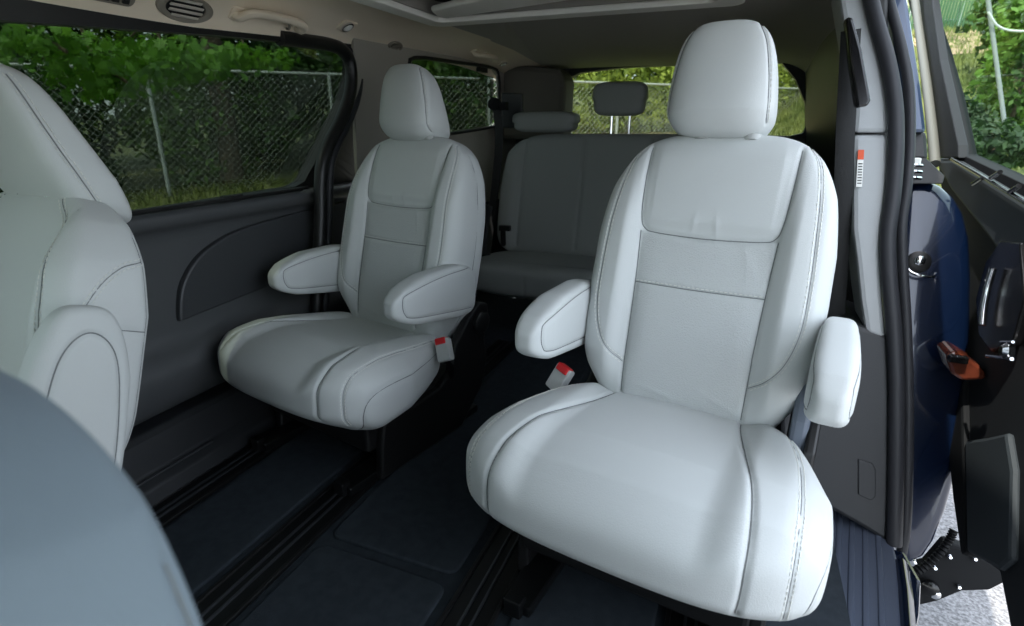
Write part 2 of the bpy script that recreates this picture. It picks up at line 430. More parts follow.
# sunroof: frame, dark glass, sliding shade
t = empty('sunroof', (-0.59, 1.25, 1.36), 'dark glass sunroof with pale frame and half open shade in the headliner', 'sunroof')
o2 = rrect(-1.150, 0.47, -0.045, 2.075, 0.05); o1 = rrect(-1.082, 0.55, -0.125, 1.995, 0.03)
def sf(u, v, side): return (u + 0.59, v - 1.25, -0.006 + 0.02 * side)
ring_slab('frame', o2, o1, sf, M['headlight'], t, bev=0.005)
mb = MB(); mb.prism([(x + 0.59, y - 1.25, 0.062) for x, y in rrect(-1.11, 0.50, -0.08, 2.03, 0.05)], (0, 0, 0.008)); mb.build('glass_panel', M['armblack'], t)
mb = MB()
P = [on_z(a, b, 1.362) - np.array([-0.59, 1.25, 1.36]) for a, b in ((431, 12), (437, 17), (447, 19), (560, 2), (640, -10), (700, -20), (720, -34), (600, -24), (495, -2), (450, 7))]
mb.prism(P, (0, 0, 0.02)); mb.build('sliding_shade', M['headlight'], t, bev=0.008)

# window wall on the left: x leans in towards the roof
XL = -1.515
def xl(z): return XL + 0.115 * float(sstep(0.70, 1.35, z)) if z > 0.7 else XL
def lw(u, v, side): return (xl(v) - 0.05 * side, u, v)
def ztop(y): return 1.19 + 0.075 * (y - 0.8) / 1.15
win1 = [(0.50, 0.775), (1.05, 0.775), (1.62, 0.785), (1.67, 0.80), (1.72, 0.86), (1.80, 0.98), (1.87, 1.09), (1.90, 1.18), (1.895, 1.235), (1.86, 1.262), (1.80, 1.268), (1.3, 1.240), (0.8, 1.202), (0.50, 1.18)]
door = empty('door_1', (XL, 1.2, 0.0), 'closed left sliding door with charcoal trim panel and tinted window', None); struct(door); 
def lwd(u, v, side): p = lw(u, v, side); return (p[0] - XL, p[1] - 1.2, p[2])
ring_slab('window_frame', [(0.38, 0.74), (2.02, 0.74), (2.02, 1.31), (0.38, 1.31)], win1, lwd, M['blackp'], door, bev=0.004)
def slab_yz(name, pts, x0, x1, m, parent=None, off=(0, 0, 0), bev=0.004, lean=False):
    mb = MB(); n = len(pts)
    P = [((xl(z) - XL if lean else 0) + x0 - off[0], y - off[1], z - off[2]) for y, z in pts]
    mb.prism(P, (x1 - x0, 0, 0)); return mb.build(name, m, parent, bev=bev)
D0 = (XL, 1.2, 0)
mb = MB(); ins = [(y - 1.2, z) for y, z in win1]
V = [(xl(z) - XL - 0.03, y, z) for y, z in ins]; mb.add(V + [(x - 0.005, y, z) for x, y, z in V], [tuple(range(len(V))), tuple(range(len(V), 2 * len(V)))]); mb.build('window_pane', M['tint'], door)
# trim profile (x offset inwards, z)
prof = catmull([(0.0, 0.775), (0.045, 0.772), (0.058, 0.755), (0.050, 0.73), (0.022, 0.70), (0.018, 0.60), (0.020, 0.46), (0.028, 0.40), (0.062, 0.355), (0.075, 0.315), (0.062, 0.245), (0.035, 0.205), (0.0, 0.195)], 4)
mb = MB(); V = []; Fc = []; ys = np.linspace(0.38, 1.985, 30); n = len(prof)
for y in ys:
    for x, z in prof: V.append((x, y - 1.2, z))
for i in range(len(ys) - 1):
    for k in range(n - 1): a = i * n + k; Fc.append((a, a + 1, a + n + 1, a + n))
Fc += [tuple(range(n)), tuple(range((len(ys) - 1) * n, len(ys) * n))[::-1], ]
for i in range(len(ys) - 1): Fc.append((i * n, (i + 1) * n, (i + 2) * n - 1, (i + 1) * n - 1))
mb.add(V, Fc); dp = mb.build('trim_panel', M['charcoal'], door, smooth=True)
insl = catmull([(1.055, 0.448), (1.065, 0.50), (1.09, 0.56), (1.15, 0.62), (1.24, 0.66), (1.36, 0.683), (1.6, 0.697), (1.88, 0.705)], 6)
insl = list(map(tuple, insl)) + [(1.90, 0.47), (1.6, 0.468), (1.34, 0.462)]
slab_yz('panel_insert', insl, XL + 0.005, XL + 0.037, M['charcoal2'], door, D0, bev=0.012)
mb = MB(); mb.tube([(0.052, y - 1.2, 0.781) for y in (0.40, 1.0, 1.60)], 0.008, 8); mb.tube([(0.028, y - 1.2, 0.780) for y in (0.40, 1.0, 1.66)], 0.006, 8)
mb.box((0.045, 0.10, 0.786), (0.012, 0.035, 0.006)); mb.build('window_seal', M['blackp'], door)
# step trim under the door
prof = [(XL - 0.03, 0.185), (XL + 0.05, 0.18), (XL + 0.066, 0.165), (XL + 0.085, 0.075), (XL + 0.10, 0.065), (XL + 0.12, 0.05), (XL + 0.135, 0.0), (XL - 0.03, 0.0)]
mb = MB(); mb.prism([(x, 0.0, z) for x, z in prof], (0, 2.05, 0)); struct(mb.build('trim_1', M['darktrim'], bev=0.006), 'dark sill trim along the floor under the left door')
mb = MB(); mb.box((XL + 0.104, 0.87, 0.0745), (0.004, 0.16, 0.003)); struct(mb.build('trim_2', M['charcoal2'], bev=0.002), 'thin strip on the left sill')
mb = MB(); mb.box((XL - 0.065, 0.8, 0.36), (0.015, 1.45, 0.40)); struct(mb.build('wall_left_skin', M['navy']), 'outer skin of the left side')
# front left door
win0 = rrect(-0.42, 0.775, 0.27, 1.13, 0.05)
o = ring_slab('door_2', [(-0.62, 0.0), (0.38, 0.0), (0.38, 1.28), (-0.62, 1.28)], win0, lw, M['charcoal'], bev=0.004); struct(o, 'front left door')
mb = MB(); V = [(xl(z) - 0.03, y, z) for y, z in win0]; mb.add(V + [(x - 0.005, y, z) for x, y, z in V], [tuple(range(len(V))), tuple(range(len(V), 2 * len(V)))]); mb.build('window_pane', M['clear'], o)
# door seal round the rear edge
sp = [on_x(px, py, -1.415) for px, py in ((290, 40), (316, 43), (336, 46), (349, 51), (357, 62), (359, 80), (356, 100), (348, 122), (338, 142), (331, 162), (329, 185), (329, 215), (327, 260), (324, 320), (322, 380))]
sp = catmull(sp, 6); mb = MB(); mb.tube(sp, 0.017, 10, up=(1, 0, 0)); struct(mb.build('trim_3', M['rubber'], smooth=True), 'black rubber seal behind the left sliding door')
mb = MB(); mb.tube(sp + np.array([0.004, -0.052, 0]), 0.024, 10, up=(1, 0, 0)); struct(mb.build('trim_4', M['blackp'], smooth=True), 'black trim inside the left door seal')

# rear left side wall with quarter window
XQ = -1.40
def xq(y, z): return -1.425 + 0.035 * float(sstep(0.8, 1.35, z)) + 0.02 * float(sstep(2.2, 3.6, y))
win2 = [tuple(on_x(px, py, -1.40)[1:]) for px, py in ((412, 58), (450, 62), (488, 68), (494, 76), (496, 95), (498, 115), (495, 125), (486, 128), (450, 134), (425, 138), (416, 132), (411, 100), (408, 70))]
def qw(u, v, side): return (xq(u, v) - 0.014 * side, u, v)
struct(ring_slab('wall_left', [(1.885, 0.52), (3.62, 0.52), (3.62, 1.40), (1.885, 1.40)], win2, qw, M['warmgrey'], bev=0.006), 'grey upper trim behind the left sliding door')
mb = MB(); mb.prism([(-1.46, 1.93, 0.0), (-1.40, 1.93, 0.0), (-1.385, 1.93, 0.50), (-1.41, 1.93, 0.56), (-1.46, 1.93, 0.56)], (0, 1.69, 0)); struct(mb.build('wall_left_lower', M['darktrim'], bev=0.01), 'dark lower trim beside the third row')
win = catmull([(y, z) for y, z in win2], 3, True); V = [(xq(y, z) - 0.03, y, z) for y, z in win]
mb = MB(); mb.add(V + [(x - 0.005, y, z) for x, y, z in V], [tuple(range(len(V))), tuple(range(len(V), 2 * len(V)))]); struct(mb.build('window_1', M['tint']), 'tinted rear left quarter window')
mb = MB(); mb.tube([(xq(y, z) + 0.004, y, z) for y, z in list(win) + [win[0], win[1]]], 0.009, 8, up=(1, 0, 0)); mb.box(tuple(on_x(482, 70, -1.39)), (0.012, 0.05, 0.012)); struct(mb.build('trim_5', M['blackp'], smooth=True), 'black rim of the left quarter window')

# tailgate wall with rear window
win3 = [tuple(on_y(px, py, 3.56)[[0, 2]]) for px, py in ((566, 80), (580, 73), (620, 68), (680, 64), (740, 62), (782, 63), (796, 80), (806, 105), (807, 124), (803, 133), (790, 136), (680, 134), (570, 134), (564, 128), (563, 100))]
def bw(u, v, side): return (u, 3.56 + 0.06 * side - 0.04 * (v - 1), v)
struct(ring_slab('wall_back', [(-1.50, 0.0), (0.42, 0.0), (0.42, 1.46), (-1.50, 1.46)], win3, bw, M['darktrim'], bev=0.01), 'dark tailgate trim round the rear window')
w3 = catmull(win3, 3, True); V = [(x, 3.60, z) for x, z in w3]
mb = MB(); mb.add(V + [(x, y + 0.005, z) for x, y, z in V], [tuple(range(len(V))), tuple(range(len(V), 2 * len(V)))]); struct(mb.build('window_2', M['clear2']), 'rear window of the tailgate')
# rear left corner pillar trim
P = [on_y(px, py, 3.30) for px, py in ((500, 64), (530, 66), (560, 68), (565, 80), (562, 140), (500, 140))]
mb = MB(); mb.prism(P, (0, 0.22, 0)); struct(mb.build('wall_corner_left', M['brow'], bev=0.03), 'dim pillar trim in the rear left corner')

# rails in the floor
def rail(x0, x1, label, y0=0.15, y1=2.3):
    c = (x0 + x1) / 2; w = (x1 - x0) / 2
    t = empty('seat_rail', (c, 1.2, 0), label, 'seat rail', 'seat rails in the floor')
    mb = MB(); mb.box((0, (y0 + y1) / 2 - 1.2, 0.002), (w, (y1 - y0) / 2, 0.003)); mb.build('rail_cover', M['rail'], t, bev=0.001)
    mb = MB()
    for s in (-1, 1): mb.box((s * w * 0.22, (y0 + y1) / 2 - 1.2, 0.0075), (0.0028, (y1 - y0) / 2 - 0.01, 0.0035))
    mb.build('track_lip', M['railm'], t, bev=0.001)
    mb = MB()
    for s in (-1, 1): mb.box((s * (w - 0.004), (y0 + y1) / 2 - 1.2, 0.006), (0.005, (y1 - y0) / 2, 0.005))
    mb.build('rail_edge', M['blackp'], t, bev=0.002)
    return t
rail(-1.39, -1.29, 'black floor rail nearest the left door sill')
rail(-0.995, -0.885, 'black floor rail under the inner side of the far left seat')
rail(-0.475, -0.365, 'black floor rail running under the inner side of the big right seat')
rail(-0.03, 0.07, 'black floor rail under the outer side of the big right seat')
# carpet pads between rails: low raised panels with rounded edges
def pad(name, x0, x1, y0, y1, label):
    mb = MB(); mb.prism([(x, y, 0.0) for x, y in rrect(x0, y0, x1, y1, 0.03)], (0, 0, 0.012)); struct(mb.build(name, M['carpet'], bev=0.006), label)
pad('floor_carpet_left', -1.27, -1.02, 0.3, 2.2, 'raised carpet between the left rails')
pad('floor_carpet_aisle_front', -0.86, -0.50, 0.2, 0.86, 'raised carpet flap in the aisle'); pad('floor_carpet_aisle', -0.86, -0.50, 0.89, 2.2, 'raised aisle carpet')
pad('floor_carpet_right', -0.335, -0.05, 0.2, 2.2, 'raised carpet under the right seat')

# ------------------------------------------------------------------ seats
A = R_(15)
SD = np.array([0, math.sin(A), math.cos(A)]); ND = np.array([0, -math.cos(A), math.sin(A)])
def bk(x, s, n): return np.array([x, 0, 0]) + s * SD + n * ND        # backrest frame about the base line
def back_warp(V):
    a, b, c = V[:, 0], -V[:, 1], V[:, 2]
    s = -0.09 + (c + 1) / 2 * (0.636 + 0.09)
    W = np.interp(s, [-.09, .0, .05, .10, .17, .27, .38, .50, .58, .62, .64], [.205, .225, .245, .258, .264, .266, .263, .249, .230, .214, .205])
    x = a * W
    th = np.interp(s, [-.09, .1, .4, .64], [.097, .098, .090, .072])
    n = -0.087 + b * th
    front = sstep(-0.2, 0.5, b)
    ax = np.abs(x)
    bol = 0.034 * sstep(0.135, 0.19, ax) * (1 - 0.35 * sstep(0.235, 0.265, ax)) * sstep(-0.02, 0.10, s) * (1 - 0.75 * sstep(0.40, 0.60, s))
    lum = 0.012 * np.exp(-((s - 0.16) / 0.14) ** 2) * (1 - sstep(0.10, 0.16, ax))
    pan = 0.008 * sstep(0.40, 0.43, s) * (1 - sstep(0.13, 0.16, ax)) * (1 - sstep(0.57, 0.63, s))
    n = n + front * (bol + lum + pan - 0.002)
    for wx, ws, ln, an in ((.095, .345, .035, .25), (.112, .33, .028, .3), (.02, .415, .03, .15), (-.03, .42, .025, -.1), (.08, .03, .04, 1.2), (-.05, .02, .05, 1.4)):
        du = (x - wx) * math.cos(an) + (s - ws) * math.sin(an); dv = -(x - wx) * math.sin(an) + (s - ws) * math.cos(an)
        n = n + front * 0.0016 * np.exp(-(du / .006) ** 2 - (dv / ln) ** 2)
    return np.stack([x, s * SD[1] + n * ND[1], s * SD[2] + n * ND[2]], 1)
def fr(pts): return [bk(x, s, 0.02) for x, s in pts]
NF = tuple(-ND)
def mir(p): return [(-x, s) for x, s in p]
panelP = [(-.163, .60), (-.158, .50), (-.152, .43), (-.142, .402), (-.115, .393), (0, .388), (.115, .393), (.142, .402), (.152, .43), (.158, .50), (.163, .60)]
insP = [(-.148, .395), (-.144, .30), (-.141, .15), (-.140, .0)]
outP = [(-.165, .62), (-.198, .575), (-.212, .51), (-.220, .42), (-.226, .30), (-.224, .21), (-.205, .14), (-.175, .10), (-.143, .075)]
back_seams = [dict(pts=fr(panelP), dir=NF, depth=.006, sig=.0055), dict(pts=fr(insP), dir=NF, depth=.006, sig=.0055), dict(pts=fr(mir(insP)), dir=NF, depth=.006, sig=.0055),
              dict(pts=fr([(-.143, .272), (0, .27), (.143, .272)]), dir=NF, depth=.004, sig=.006, stitch='one', off=.004),
              dict(pts=fr(outP), dir=NF, depth=.0025, sig=.005, stitch='two', off=.0055, lr=.0008), dict(pts=fr(mir(outP)), dir=NF, depth=.0025, sig=.005, stitch='two', off=.0055, lr=.0008)]
# piping round the sides
for sx in (-1, 1):
    back_seams.append(dict(pts=[np.array([0, 0, 0]) + s * SD + n * ND + np.array([sx * .3, 0, 0]) for s, n in ((-.02, -.10), (.15, -.105), (.35, -.10), (.50, -.09), (.58, -.08))], dir=(-sx, 0, 0), depth=.003, sig=.005))
def ins_idx(c):
    s = c @ SD; n = c @ ND
    return (np.abs(c[:, 0]) < .143) & (s < .392) & (n > -0.06)

def cush_warp(V):
    a, b, c = V[:, 0], V[:, 1], V[:, 2]
    y = -0.195 + b * 0.275
    W = np.interp(y, [-.47, -.38, -.2, -.05, .08], [.335, .345, .338, .29, .262])
    x = a * W; ax = np.abs(x)
    f = (y + 0.47) / 0.55
    top = np.interp(f, [0, .15, .35, .7, 1], [.400, .424, .425, .395, .375])
    bot = np.interp(f, [0, .1, .3, 1], [.225, .205, .205, .25])
    z = (top + bot) / 2 + c * (top - bot) / 2
    up = sstep(0.0, 0.6, c)
    z = z + up * (0.018 * sstep(.15, .21, ax) * (1 - .6 * sstep(.26, .33, ax)) + 0.006 * np.cos(x * 9) * (ax < .17) - 0.0)
    fn = sstep(0.3, 0.9, -b)
    y = y + fn * (0.014 * (ax / .33) ** 2 + 0.060 * sstep(0.0, -1.0, c)) 
    return np.stack([x, y, z], 1)
def tp(pts): return [(x, y, 1.0) for x, y in pts]
cs = []
DG = (0, .7, -.7)
for sx in (-1, 1):
    cs.append(dict(pts=[(sx * x, y, z) for x, y, z in ((.145, .05, .40), (.152, -.05, .41), (.180, -.18, .42), (.210, -.30, .43), (.224, -.39, .41), (.228, -.44, .36), (.226, -.45, .31), (.218, -.43, .26))], dir=DG, depth=.006, sig=.006))
    cs.append(dict(pts=[(sx * x, y, z) for x, y, z in ((.222, .03, .39), (.250, -.05, .41), (.272, -.15, .42), (.284, -.28, .43), (.288, -.37, .415), (.290, -.43, .36), (.288, -.44, .31), (.280, -.42, .27))], dir=DG, depth=.003, sig=.005, stitch='two', off=.0055, lr=.0008))
    cs.append(dict(pts=[(sx * .6, y, z) for y, z in ((-.36, .24), (-.375, .30), (-.355, .345), (-.30, .362), (-.18, .358), (.0, .345))], dir=(-sx, 0, 0), depth=.003, sig=.005))
def head_warp(V):
    a, b, c = V[:, 0], -V[:, 1], V[:, 2]
    s = 0.622 + (c + 1) / 2 * 0.236
    W = np.interp(s, [.622, .67, .75, .82, .875], [.117, .121, .112, .100, .088])
    th = np.interp(s, [.622, .67, .76, .875], [.090, .088, .064, .034])
    n0 = np.interp(s, [.622, .72, .875], [-.076, -.046, .006])
    x = a * W; n = n0 + b * th
    n = n + sstep(-.2, .6, b) * 0.010 * (1 - (x / .12) ** 2)
    return np.stack([x, s * SD[1] + n * ND[1], s * SD[2] + n * ND[2]], 1)
hs = [dict(pts=[bk(sx * x, s, .1) for x, s in ((.104, .635), (.108, .68), (.100, .75), (.086, .81), (.066, .85))], dir=NF, depth=.0035, sig=.005, stitch='other' if sx > 0 else 'one', off=.005) for sx in (-1, 1)]
def arm_warp(V):
    a, b, c = V[:, 0], V[:, 1], V[:, 2]
    y = -0.040 + b * 0.188
    f = (b + 1) / 2
    zt = np.interp(f, [0, .1, .35, .7, 1], [.582, .602, .620, .622, .612]); zb = np.interp(f, [0, .08, .2, .6, 1], [.510, .496, .482, .455, .430])
    z = (zt + zb) / 2 + c * (zt - zb) / 2
    x = a * np.interp(f, [0, .2, 1], [.036, .040, .036])
    return np.stack([x, y, z], 1)
armring = [(-.198, .568), (-.194, .530), (-.16, .510), (0, .484), (.11, .468)]
armtop = [(-.198, .568), (-.180, .585), (-.1, .598), (.0, .604), (.11, .602)]
asm = []
for sx in (-1, 1):
    asm.append(dict(pts=[(sx * .3, y, z) for y, z in armtop[::-1] + armring[1:]], dir=(-sx, 0, 0), depth=.003, sig=.005, curve=True))

def captain(label, loc, rz, scale, buckle_side, parts=None):
    t = empty('captain_seat', loc, label, 'car seat', 'second row captain seats', rz, scale)
    O = (0, 0, .38)
    if parts is None:
        b = padded('backrest', (150, 22, 190), 5.0, back_warp, M['leather'], t, back_seams, loc=O, insert=(M['perf'], ins_idx))
        c = padded('cushion', (150, 120, 30), 4.0, cush_warp, M['leather'], t, cs, loc=(-.006, -.015, 0))
        h = padded('headrest', (70, 30, 70), 3.7, head_warp, M['leather'], t, hs, loc=(-.024, 0, .38))
        arms = []
        for sx in (-1, 1):
            a = padded('armrest', (16, 90, 40), 4.2, arm_warp, M['leather'], t, asm, loc=(sx * .290 + .002, 0.0, 0.010)); arms.append(a)
            mb = MB(); mb.lathe([(.030, -.014), (.034, -.006), (.034, .006), (.028, .014)], (-sx * .036, .09, .50), (1, 0, 0)); mb.build('pivot_cap', M['leather'], a, smooth=True)
        for sx in (-1, 1):
            mb = MB(); P = bk(sx * .055, .60, -.06) + np.array(O); Q = bk(sx * .055, .66, -.055) + np.array(O); mb.tube([P, Q], .006, 10); mb.build('headrest_post', M['chrome'], t, smooth=True)
            mb = MB(); P = bk(sx * .055, .628, -.05) + np.array(O); mb.lathe([(.020, -.008), (.020, .004), (.014, .008)], P, tuple(SD)); mb.build('post_collar', M['bgrey'], t, smooth=True)
        for sx in (-1, 1):
            pl = [(-.30, .012), (-.29, .12), (-.275, .19), (-.15, .20), (-.03, .205), (.03, .24), (.06, .33), (.13, .40), (.19, .44), (.24, .425), (.25, .37), (.22, .30), (.235, .22), (.20, .12), (.12, .05), (.08, .012)]
            mb = MB(); mb.prism([(sx * .262, y, z) for y, z in pl], (-sx * .03, 0, 0)); mb.build('side_bracket', M['blackp'], t, bev=.008)
            mb = MB(); mb.lathe([(.04, 0), (.04, .012), (.03, .018)], (sx * .265, .19, .37), (sx, 0, 0)); mb.build('recliner_hub', M['blackp'], t, smooth=True)
            mb = MB(); mb.box((sx * .205, -.10, .022), (.035, .30, .014)); mb.box((sx * .205, -.40, .03), (.02, .015, .022)); mb.build('rail_foot', M['rail'], t, bev=.004)
        mb = MB(); mb.box((0, -.10, .16), (.235, .22, .055)); mb.build('seat_base', M['blackp'], t, bev=.01)
    return t
def buckle(t, loc, rot, stalk):
    mb = MB(); mb.prism([(x, -.012, z) for x, z in rrect(-.024, -.037, .024, .034, .007, 3)], (0, .027, 0)); b = mb.build('buckle', M['bgrey'], t, bev=.004); b.location = loc; b.rotation_euler = rot
    mb = MB(); mb.box((0, -.003, .0265), (.0185, .0135, .010)); mb.build('release_button', M['red'], b, bev=.003)
    mb = MB(); mb.tube(stalk, .007, 8, flat=(1.6, .6)); mb.build('buckle_stalk', M['blackp'], t, smooth=True)
seatR = captain('large light grey leather captain seat in front of the open sliding door', (-0.068, 1.21, 0), R_(-9), 1.0, -1)
seatL = bpy.data.objects.new('captain_seat', None); COL.objects.link(seatL)
seatL.location = (-1.052, 1.470, 0); seatL.rotation_euler = (0, 0, R_(-12)); seatL.scale = (.985,) * 3
tag(seatL, 'smaller looking light grey leather captain seat beside the charcoal door panel', 'car seat', 'second row captain seats')
for ch in list(seatR.children):
    c2 = ch.copy(); COL.objects.link(c2); c2.parent = seatL
    for g2 in ch.children:
        d2 = g2.copy(); COL.objects.link(d2); d2.parent = c2
for sx in (1,):
    mb = MB(); mb.prism([(sx * .272, y, z) for y, z in ((.12, .47), (.02, .49), (-.02, .42), (-.035, .33), (.02, .29), (.10, .31), (.16, .40))], (-sx * .035, 0, 0)); rc = mb.build('recliner_cover', M['slate'], seatR, bev=.01)
    mb = MB(); mb.prism([(sx * .292, y, z) for y, z in ((.00, .42), (-.05, .37), (-.06, .30), (-.03, .28), (.02, .33), (.03, .40))], (-sx * .022, 0, 0)); mb.build('recliner_lever', M['blackp'], rc, bev=.006)
buckle(seatR, (-.300, -.01, .380), (R_(-28), R_(14), R_(-20)), [(-.302, .0, .37), (-.295, .04, .30), (-.27, .08, .24)])
for ch in seatL.children:
    if ch.name.startswith('armrest'): ch.location = (ch.location.x + (-.030 if ch.location.x > 0 else 0.008), ch.location.y, ch.location.z - .028)
    if ch.name.startswith('headrest') and 'post' not in ch.name: ch.location = (ch.location.x - .008, ch.location.y, ch.location.z - .010)
for ch in seatL.children:
    if ch.name.startswith('cushion'): ch.location.z -= .014
buckle(seatL, (.315, -.06, .365), (R_(-20), R_(-22), R_(10)), [(.305, -.045, .335), (.29, .0, .27), (.262, .03, .22)])

# third row bench
t = empty('third_row_bench', (-.58, 2.75, 0), 'dark looking grey bench seat across the back of the van', 'car seat')
def b3_warp(V):
    a, b, c = V[:, 0], -V[:, 1], V[:, 2]
    s = -0.05 + (c + 1) / 2 * .66; W = np.interp(s, [-.05, .3, .5, .6], [.625, .625, .61, .56]); x = a * W
    n = -.06 + b * .065 + sstep(0, .6, b) * (.02 * sstep(.50, .56, np.abs(x)) * (1 - sstep(.35, .6, s)))
    return np.stack([x, s * SD[1] + n * ND[1], s * SD[2] + n * ND[2]], 1)
s3 = [dict(pts=[bk(x, s, .1) for s in (.01, .2, .4, .585)], dir=NF, depth=.006, sig=.007, lr=.0016) for x in (-.50, -.17, .17, .50)]
padded('backrest', (150, 12, 80), 7, b3_warp, M['leather3_shaded'], t, s3, loc=(0, 0, .375))
def c3_warp(V):
    a, b, c = V[:, 0], V[:, 1], V[:, 2]
    y = -.22 + b * .27; x = a * .63; z = .285 + c * np.interp(b, [-1, 1], [.085, .075]) + .012 * (1 - b)
    return np.stack([x, y, z], 1)
padded('cushion', (150, 40, 20), 5, c3_warp, M['leather3_shaded'], t, [dict(pts=[(x, -.9, z) for z in (.22, .28, .34)], dir=(0, 1, 0), depth=.005, sig=.006) for x in (-.27, .27)] + [dict(pts=[(-.6, y, .6), (0, y, .6), (.6, y, .6)], dir=(0, 0, -1), depth=.003, sig=.006) for y in (-.38,)])
def h3(cx, cy, cz, hx, hy, hz, name='headrest', tilt=0):
    def w(V): return np.stack([V[:, 0] * hx * (1 - .06 * (V[:, 2] < 0)), V[:, 1] * hy, V[:, 2] * hz], 1)
    return padded(name, (40, 16, 20), 4.5, w, M['leather3_shaded'], t, [], loc=(cx, cy, cz), rot=(tilt, 0, 0))
p = on_y(546, 122, 2.93); h3(p[0] + .58, p[1] - 2.75, p[2], .178, .075, .052)
p = on_y(620, 99, 2.93); h3(p[0] + .58, p[1] - 2.75, p[2], .135, .055, .080)
mb = MB()
for px in (612, 630):
    a_ = on_y(px, 112, 2.93); mb.tube([(a_[0] + .58, a_[1] - 2.75, a_[2]), (a_[0] + .58, a_[1] - 2.75, a_[2] - .16)], .0065, 8)
mb.build('headrest_post', M['chrome'], t, smooth=True)
p = on_y(505, 228, 2.60); mb = MB(); mb.box((p[0] + .58, p[1] - 2.75, p[2]), (.03, .012, .014)); mb.tube([(p[0] + .565, p[1] - 2.74, p[2]), (p[0] + .55, p[1] - 2.70, p[2] - .10)], .014, 8); mb.build('buckle', M['blackp'], t, smooth=False, bev=.003)

# third row belt on the left
t = empty('seat_belt', tuple(on_y(495, 140, 2.85)), 'black shoulder belt hanging beside the third row bench', 'seat belt')
B0 = np.array(t.location)
P = [on_y(px, py, 2.85) - B0 for px, py in ((497, 108), (499, 140), (496, 180), (491, 220), (486, 262))]
mb = MB(); mb.tube(catmull(P, 5), .024, 8, flat=(1, .12), up=(0, 1, 0)); mb.build('webbing', M['belt'], t, smooth=True)
mb = MB(); p = on_y(494, 104, 2.80) - B0; mb.lathe([(.020, -.02), (.032, -.012), (.032, .012), (.022, .022)], p, (.6, -1, 0)); mb.box(p + np.array([.03, .02, -.01]), (.035, .02, .02)); mb.build('belt_guide', M['doorblack'], t, smooth=True)
mb = MB(); mb.prism([on_y(px, py, 2.92) - B0 for px, py in ((501, 92), (522, 93), (523, 128), (502, 128))], (0, .03, 0)); mb.build('guide_cover', M['darktrim'], t, bev=.008)
# folded dark lap part beside seat
mb = MB(); P = [on_y(px, py, 2.55) - B0 for px, py in ((488, 205), (483, 225), (482, 250), (487, 258))]; mb.tube(catmull(P, 5), .03, 8, flat=(1, .4), up=(0, 1, 0)); mb.build('lap_webbing', M['belt'], t, smooth=True)

